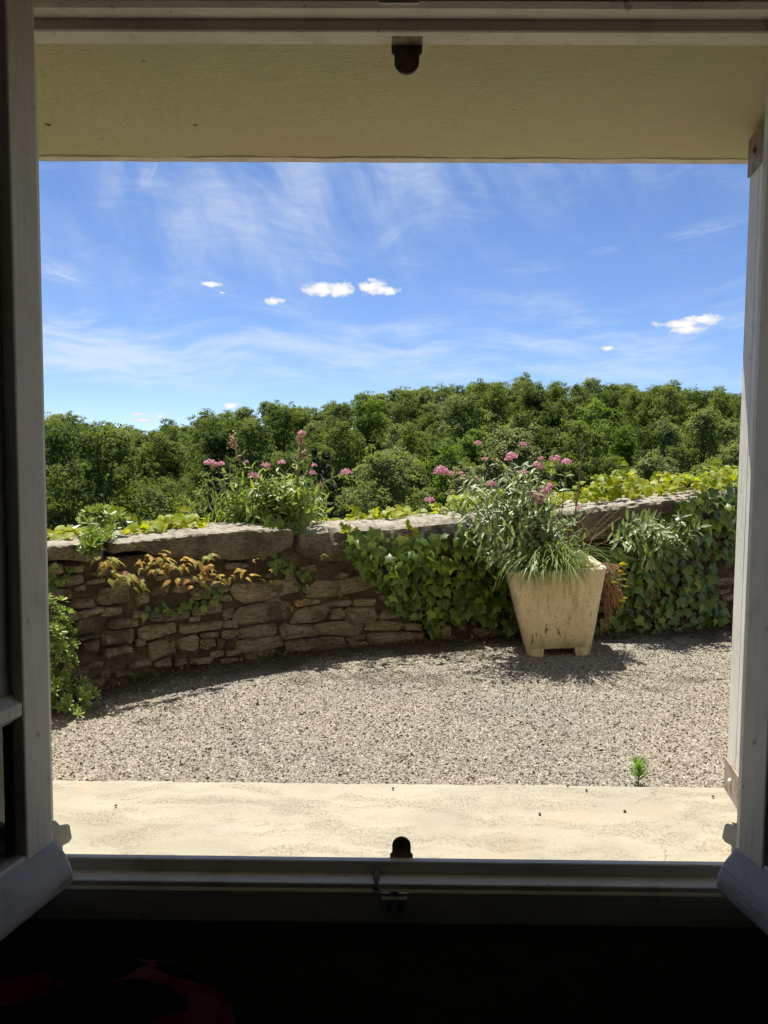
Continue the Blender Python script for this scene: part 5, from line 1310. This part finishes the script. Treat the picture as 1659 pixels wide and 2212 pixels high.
for ri, Y in enumerate([RIDGE+9]+rows):
    half = .55*Y+9; sp_ = 6.1 if ri > 1 else 5.2
    n_ = int(2*half/sp_)
    if ri == 0: n_ = int(n_*.8)
    row = []
    for i in range(n_):
        x = -half+2*half*(i+.5)/n_+trng.uniform(-2.6, 2.6); y = Y+trng.uniform(-4.6, 4.6)
        z = hill(x, y)-.2
        keys = ['a1', 'a2', 'a3', 'a1', 'b1', 'b2', 's1', 'd1', 'c1'] if ri < 4 else ['a1', 'a3', 'a2', 'b1', 'b2', 'c1', 'c2', 'd1', 'd2', 'c1', 'b1']
        key = keys[trng.randrange(len(keys))]
        s = trng.uniform(.9, 1.4)
        s = min(s, max(.5, ((ridge_top(x*RIDGE/y)-CAM.z)*y/RIDGE+CAM.z-.8-z)/KINDS[key][2]))
        if ri <= 1:      # skyline trees reach the ridge line seen in the photograph
            H = KINDS[key][2]; want = (ridge_top(x*RIDGE/y)-CAM.z)*y/RIDGE+CAM.z+trng.uniform(-1.1, .3)-(.6 if ri == 0 else 0)
            s = max(.55, min(1.35, (want-z)/H))
        row.append((px_of(x, y, z+5), key, x, y, z, s, trng.uniform(.68, .98) if ri > 1 else trng.uniform(.85, 1.2)))
    cnt = 0
    where = 'just behind the skyline trees' if ri == 0 else ROWN[ri-1]
    for (px, key, x, y, z, s, sq) in sorted(row):
        if 85 < px < 1605:
            cnt += 1; lab = '%s %s, %s from left' % (KINDS[key][3], where, ORD[min(cnt-1, 34)])
        else:
            lab = 'hillside tree hidden behind the %s side of the window' % ('left' if px < 800 else 'right')
        plant_tree(key, x, y, z, s, lab, sq=sq)
for (px, py, Y, key, s, lab) in ((690, 960, 62, 'pine', .95, 'tall dark conifer behind the seed heads of the wall top valerian'), (480, 985, 60, 'pine', .8, 'dark conifer behind the leftmost pink flower heads'),
        (1110, 935, 70, 'ch', .95, 'cream flowered chestnut tree directly behind the planter flowers'), (1060, 985, 60, 'ch', .7, 'smaller cream flowered tree low behind the planter'), (1005, 1005, 56, 'ch', .6, 'low cream flowered tree left of the planter flowers'), (1120, 900, 92, 'ch', .45, 'little cream tree above the chestnut on the hillside'),
        (1025, 925, 80, 'd2', .9, 'narrow bright green tree left of the chestnut'), (960, 960, 68, 'd1', .8, 'bright green tree above the gap left of the planter flowers'), (830, 985, 64, 'c1', .95, 'pale green tree above the middle of the wall'), (1420, 990, 66, 'c2', 1.0, 'rounded pale tree above the right creeper')):
    T = at_y(px, py, Y); g = T.z-KINDS[key][2]*s
    plant_tree(key, T.x, Y, g, s, lab)

# ------------------------------------------------------------------ red patterned pouf in the dark corner
def mk_fabric():
    m, t, b, sp = new_mat('floral_fabric'); p = obj_co(t)
    q = t.n('ShaderNodeVectorMath', {'operation': 'ADD'}, i0=p, i1=t.n('ShaderNodeVectorMath', {'operation': 'SCALE'}, i0=t.noise(p, 7, 2, .5, 0, 1), Scale=.12).outputs[0]).outputs[0]
    v = t.n('ShaderNodeTexVoronoi', {'feature': 'F1'}, Vector=q, Scale=9.5)
    c = t.mix(t.ramp(t.noise(t.scale(q, 3, 1, 1), 9, 3), .4, .65), (.040, .003, .0026), (.062, .014, .011))
    c = t.mix(t.ramp(v.outputs['Distance'], .60, .55), c, (.0025, .0018, .0016))
    sp(Base_Color=c, Roughness=1.0); b.inputs['Specular IOR Level'].default_value = 0
mk_fabric()
def mk_pouf():
    c = Vector((-.46, .86, -.05)); o = thing('pouf', 'red floral fabric pouf with dark blotches in the dark corner below the left casement', 'pouf', tuple(c))
    prof = [(.02, .0), (.27, .0), (.30, .05), (.32, .16), (.325, .28), (.315, .37), (.29, .425), (.23, .462), (.14, .482), (.05, .49), (.012, .49)]
    n_ = 40; v = []; f = []
    for r_, z in prof:
        for k in range(n_):
            a = 2*math.pi*k/n_; rr = r_*(1+.018*math.sin(a*11)*(1 if .1 < z < .6 else .3)); v.append((rr*math.cos(a), rr*math.sin(a), z+.006*nz((math.cos(a), math.sin(a), z), 3, 1)))
    for i in range(len(prof)-1):
        for k in range(n_):
            q = (k+1) % n_; f.append((i*n_+k, i*n_+q, (i+1)*n_+q, (i+1)*n_+k))
    f.append(tuple(range((len(prof)-1)*n_, len(prof)*n_)))
    MB().add(v, f).obj('cover', 'floral_fabric', o, world=False, smooth=True)
    MB().tube([(.3*math.cos(k*math.pi/16), .3*math.sin(k*math.pi/16), .410) for k in range(33)], .006, 6, False).obj('piping', 'floral_fabric', o, world=False, smooth=True)
mk_pouf()
